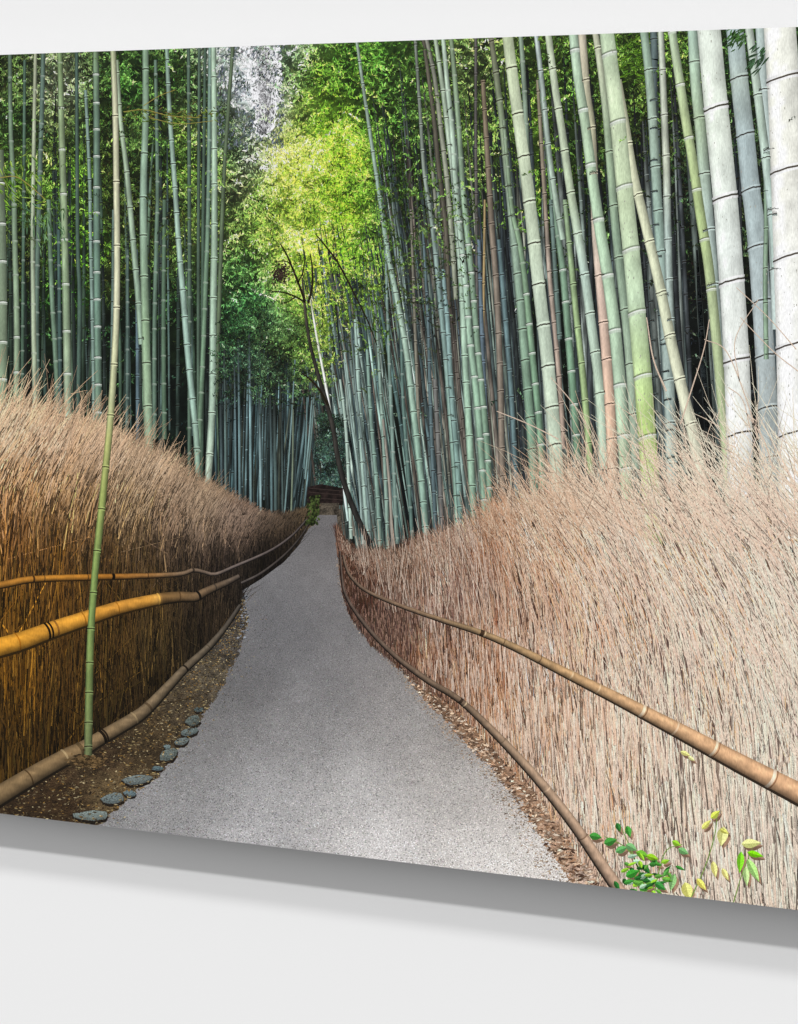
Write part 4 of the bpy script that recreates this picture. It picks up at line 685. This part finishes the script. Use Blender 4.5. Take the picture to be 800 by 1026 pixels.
for _ in range(90):
    x = R.uniform(122, 218); y = 117+R.normal(0, 5)-(x-150)*.02; leaf(kk, x, y, R.uniform(3, 7), R.uniform(.8, 1.6), R.normal(.2, .6), np.array([(120,140,52),(98,124,44),(126,116,60)][R.integers(3)])*R.uniform(.7, 1.1), D+.58+R.random()*.01)
for _ in range(44):
    x, y = R.uniform(730, 746), R.normal(38, 6); leaf(kk, x, y, R.uniform(6, 12), R.uniform(1.2, 2.2), R.normal(2.3, .35), np.array([66, 104, 50])*R.uniform(.6, 1.2), D+.58+R.random()*.01)
for _ in range(26):
    x, y = R.uniform(750, 767), R.normal(59, 6); leaf(kk, x, y, R.uniform(8, 14), R.uniform(1.4, 2.4), R.normal(2.25, .3), np.array([62, 96, 62])*R.uniform(.6, 1.1), D+.58+R.random()*.01)
for _ in range(200):
    x, y = R.uniform(622, 664), R.normal(58, 14); leaf(kk, x, y, R.uniform(4, 9), R.uniform(1, 2), R.normal(2.7, .5), np.array([(92,130,34),(66,104,26)][R.integers(2)])*R.uniform(.6, 1.2), 0.755+R.random()*.004)
for a in ([(741,382,1),(737,340,.8),(760,300,.6)], [(682,425,1.6),(690,400,1.4),(705,352,1),(711,320,.8)], [(800,372,1),(775,352,.9),(742,318,.7)], [(798,350,1),(770,318,.8),(738,288,.7)], [(668,392,1.6),(655,360,1.4),(648,318,1)], [(760,440,1.4),(748,400,1.2),(728,352,1),(706,340,.8)],
          [(752,430,1),(744,400,1),(730,388,.8)], [(775,470,1.6),(765,440,1.4),(748,414,1)], [(560,440,1.2),(530,425,1),(498,412,.8)], [(590,430,1.2),(575,405,1),(552,378,.7)]): twig(kk, a, (214, 192, 172), D+.60)
part(kk.build('twig_spray', M_INK, root), 'loose leaves and bare twigs hanging in front of the stems')
# ---- green plant at the lower right
stems_o = bpy.data.objects.new('leafy_plant', None); sc.collection.objects.link(stems_o); stems_o.parent = root
for a in ([(650,900,2),(640,870,1.4),(628,850,1.1),(606,838,.8)], [(655,900,1.8),(660,875,1.2),(668,852,1),(684,846,.7)], [(648,900,1.6),(636,860,1.2),(624,832,.8)], [(690,905,1.4),(706,870,1.1),(716,838,1),(719,816,.7)], [(735,905,1.2),(744,875,1),(754,850,.7)]):
    pk = Ink(); twig(pk, a, (120, 150, 70), D+.61); pk.build('plant_stem', M_STEM, stems_o)
part(stems_o, 'leafy green and yellow plant growing at the foot of the pale fence')
pk = Ink()
GR = (66,146,58); YG = (150,204,52); YE = (238,236,120); PG = (176,226,130)
for x, y, L, W, a, c in ((597,838,13,8,.2,GR),(612,843,14,9,-.3,GR),(620,829,10,6,1.2,(50,120,52)),(630,833,12,7,1.3,(70,156,60)),(623,851,13,8,-.4,(100,170,96)),(633,849,13,8,.5,(120,178,112)),(644,856,14,8,.35,(110,176,50)),(654,859,13,7,.3,(146,200,40)),
    (634,875,15,9,-.4,(60,156,50)),(648,871,12,6,.9,(40,110,44)),(655,883,15,7,.2,(150,196,150)),(662,888,14,7,.6,(60,140,60)),(648,889,14,7,-.3,(70,150,56)),(641,885,12,7,.6,(110,176,84)),(674,884,18,8,1.8,(140,190,120)),(668,874,10,5,-.9,(90,160,70)),
    (678,845,10,6,.5,YG),(685,853,12,7,.5,(120,180,110)),(667,863,9,5,-.3,YG),(660,866,8,4,.2,(66,140,50)),(708,826,13,6,-.8,YE),(717,816,12,7,-.7,(214,226,90)),(724,838,20,12,1.7,(242,240,150)),(726,833,10,5,.5,(232,226,110)),(716,871,17,7,1.4,(246,236,140)),
    (727,876,14,6,1.1,(248,232,140)),(689,893,19,12,1.3,(244,240,130)),(703,886,15,7,.9,(246,232,110)),(753,845,20,10,-.05,(240,244,150)),(742,864,22,8,1.65,(134,220,44)),(757,856,17,7,.25,(128,214,20)),(755,872,26,9,1.1,PG),(748,878,20,7,1.5,(196,232,150)),
    (687,755,11,5,.4,(238,230,140)),(693,760,8,4,.6,(240,236,160)),(642,866,8,5,1.2,YG),(629,866,8,4,.4,(90,150,60))):
    leaf(pk, x, y, L, W, a, c, D+.62+R.random()*.03); leaf(pk, x+2.2, y+3, L, W, a, (150, 118, 96), D+.604+R.random()*.004)  # second shape is the leaf's cast shadow, painted in brown ink beneath it
for _ in range(60):
    x, y = R.normal(648, 15), R.normal(880, 12)
    if y < 846+abs(x-648)*.6: continue
    leaf(pk, x, y, R.uniform(6, 12), R.uniform(3, 5.5), R.uniform(-.9, 1.2), np.array([GR, YG, (36,92,34), (176,214,180), (110,180,70), (40,110,44)][R.integers(6)])*R.uniform(.8, 1.1), D+.62+R.random()*.03)
part(pk.build('leaf', M_INK, stems_o), None, 'stuff')
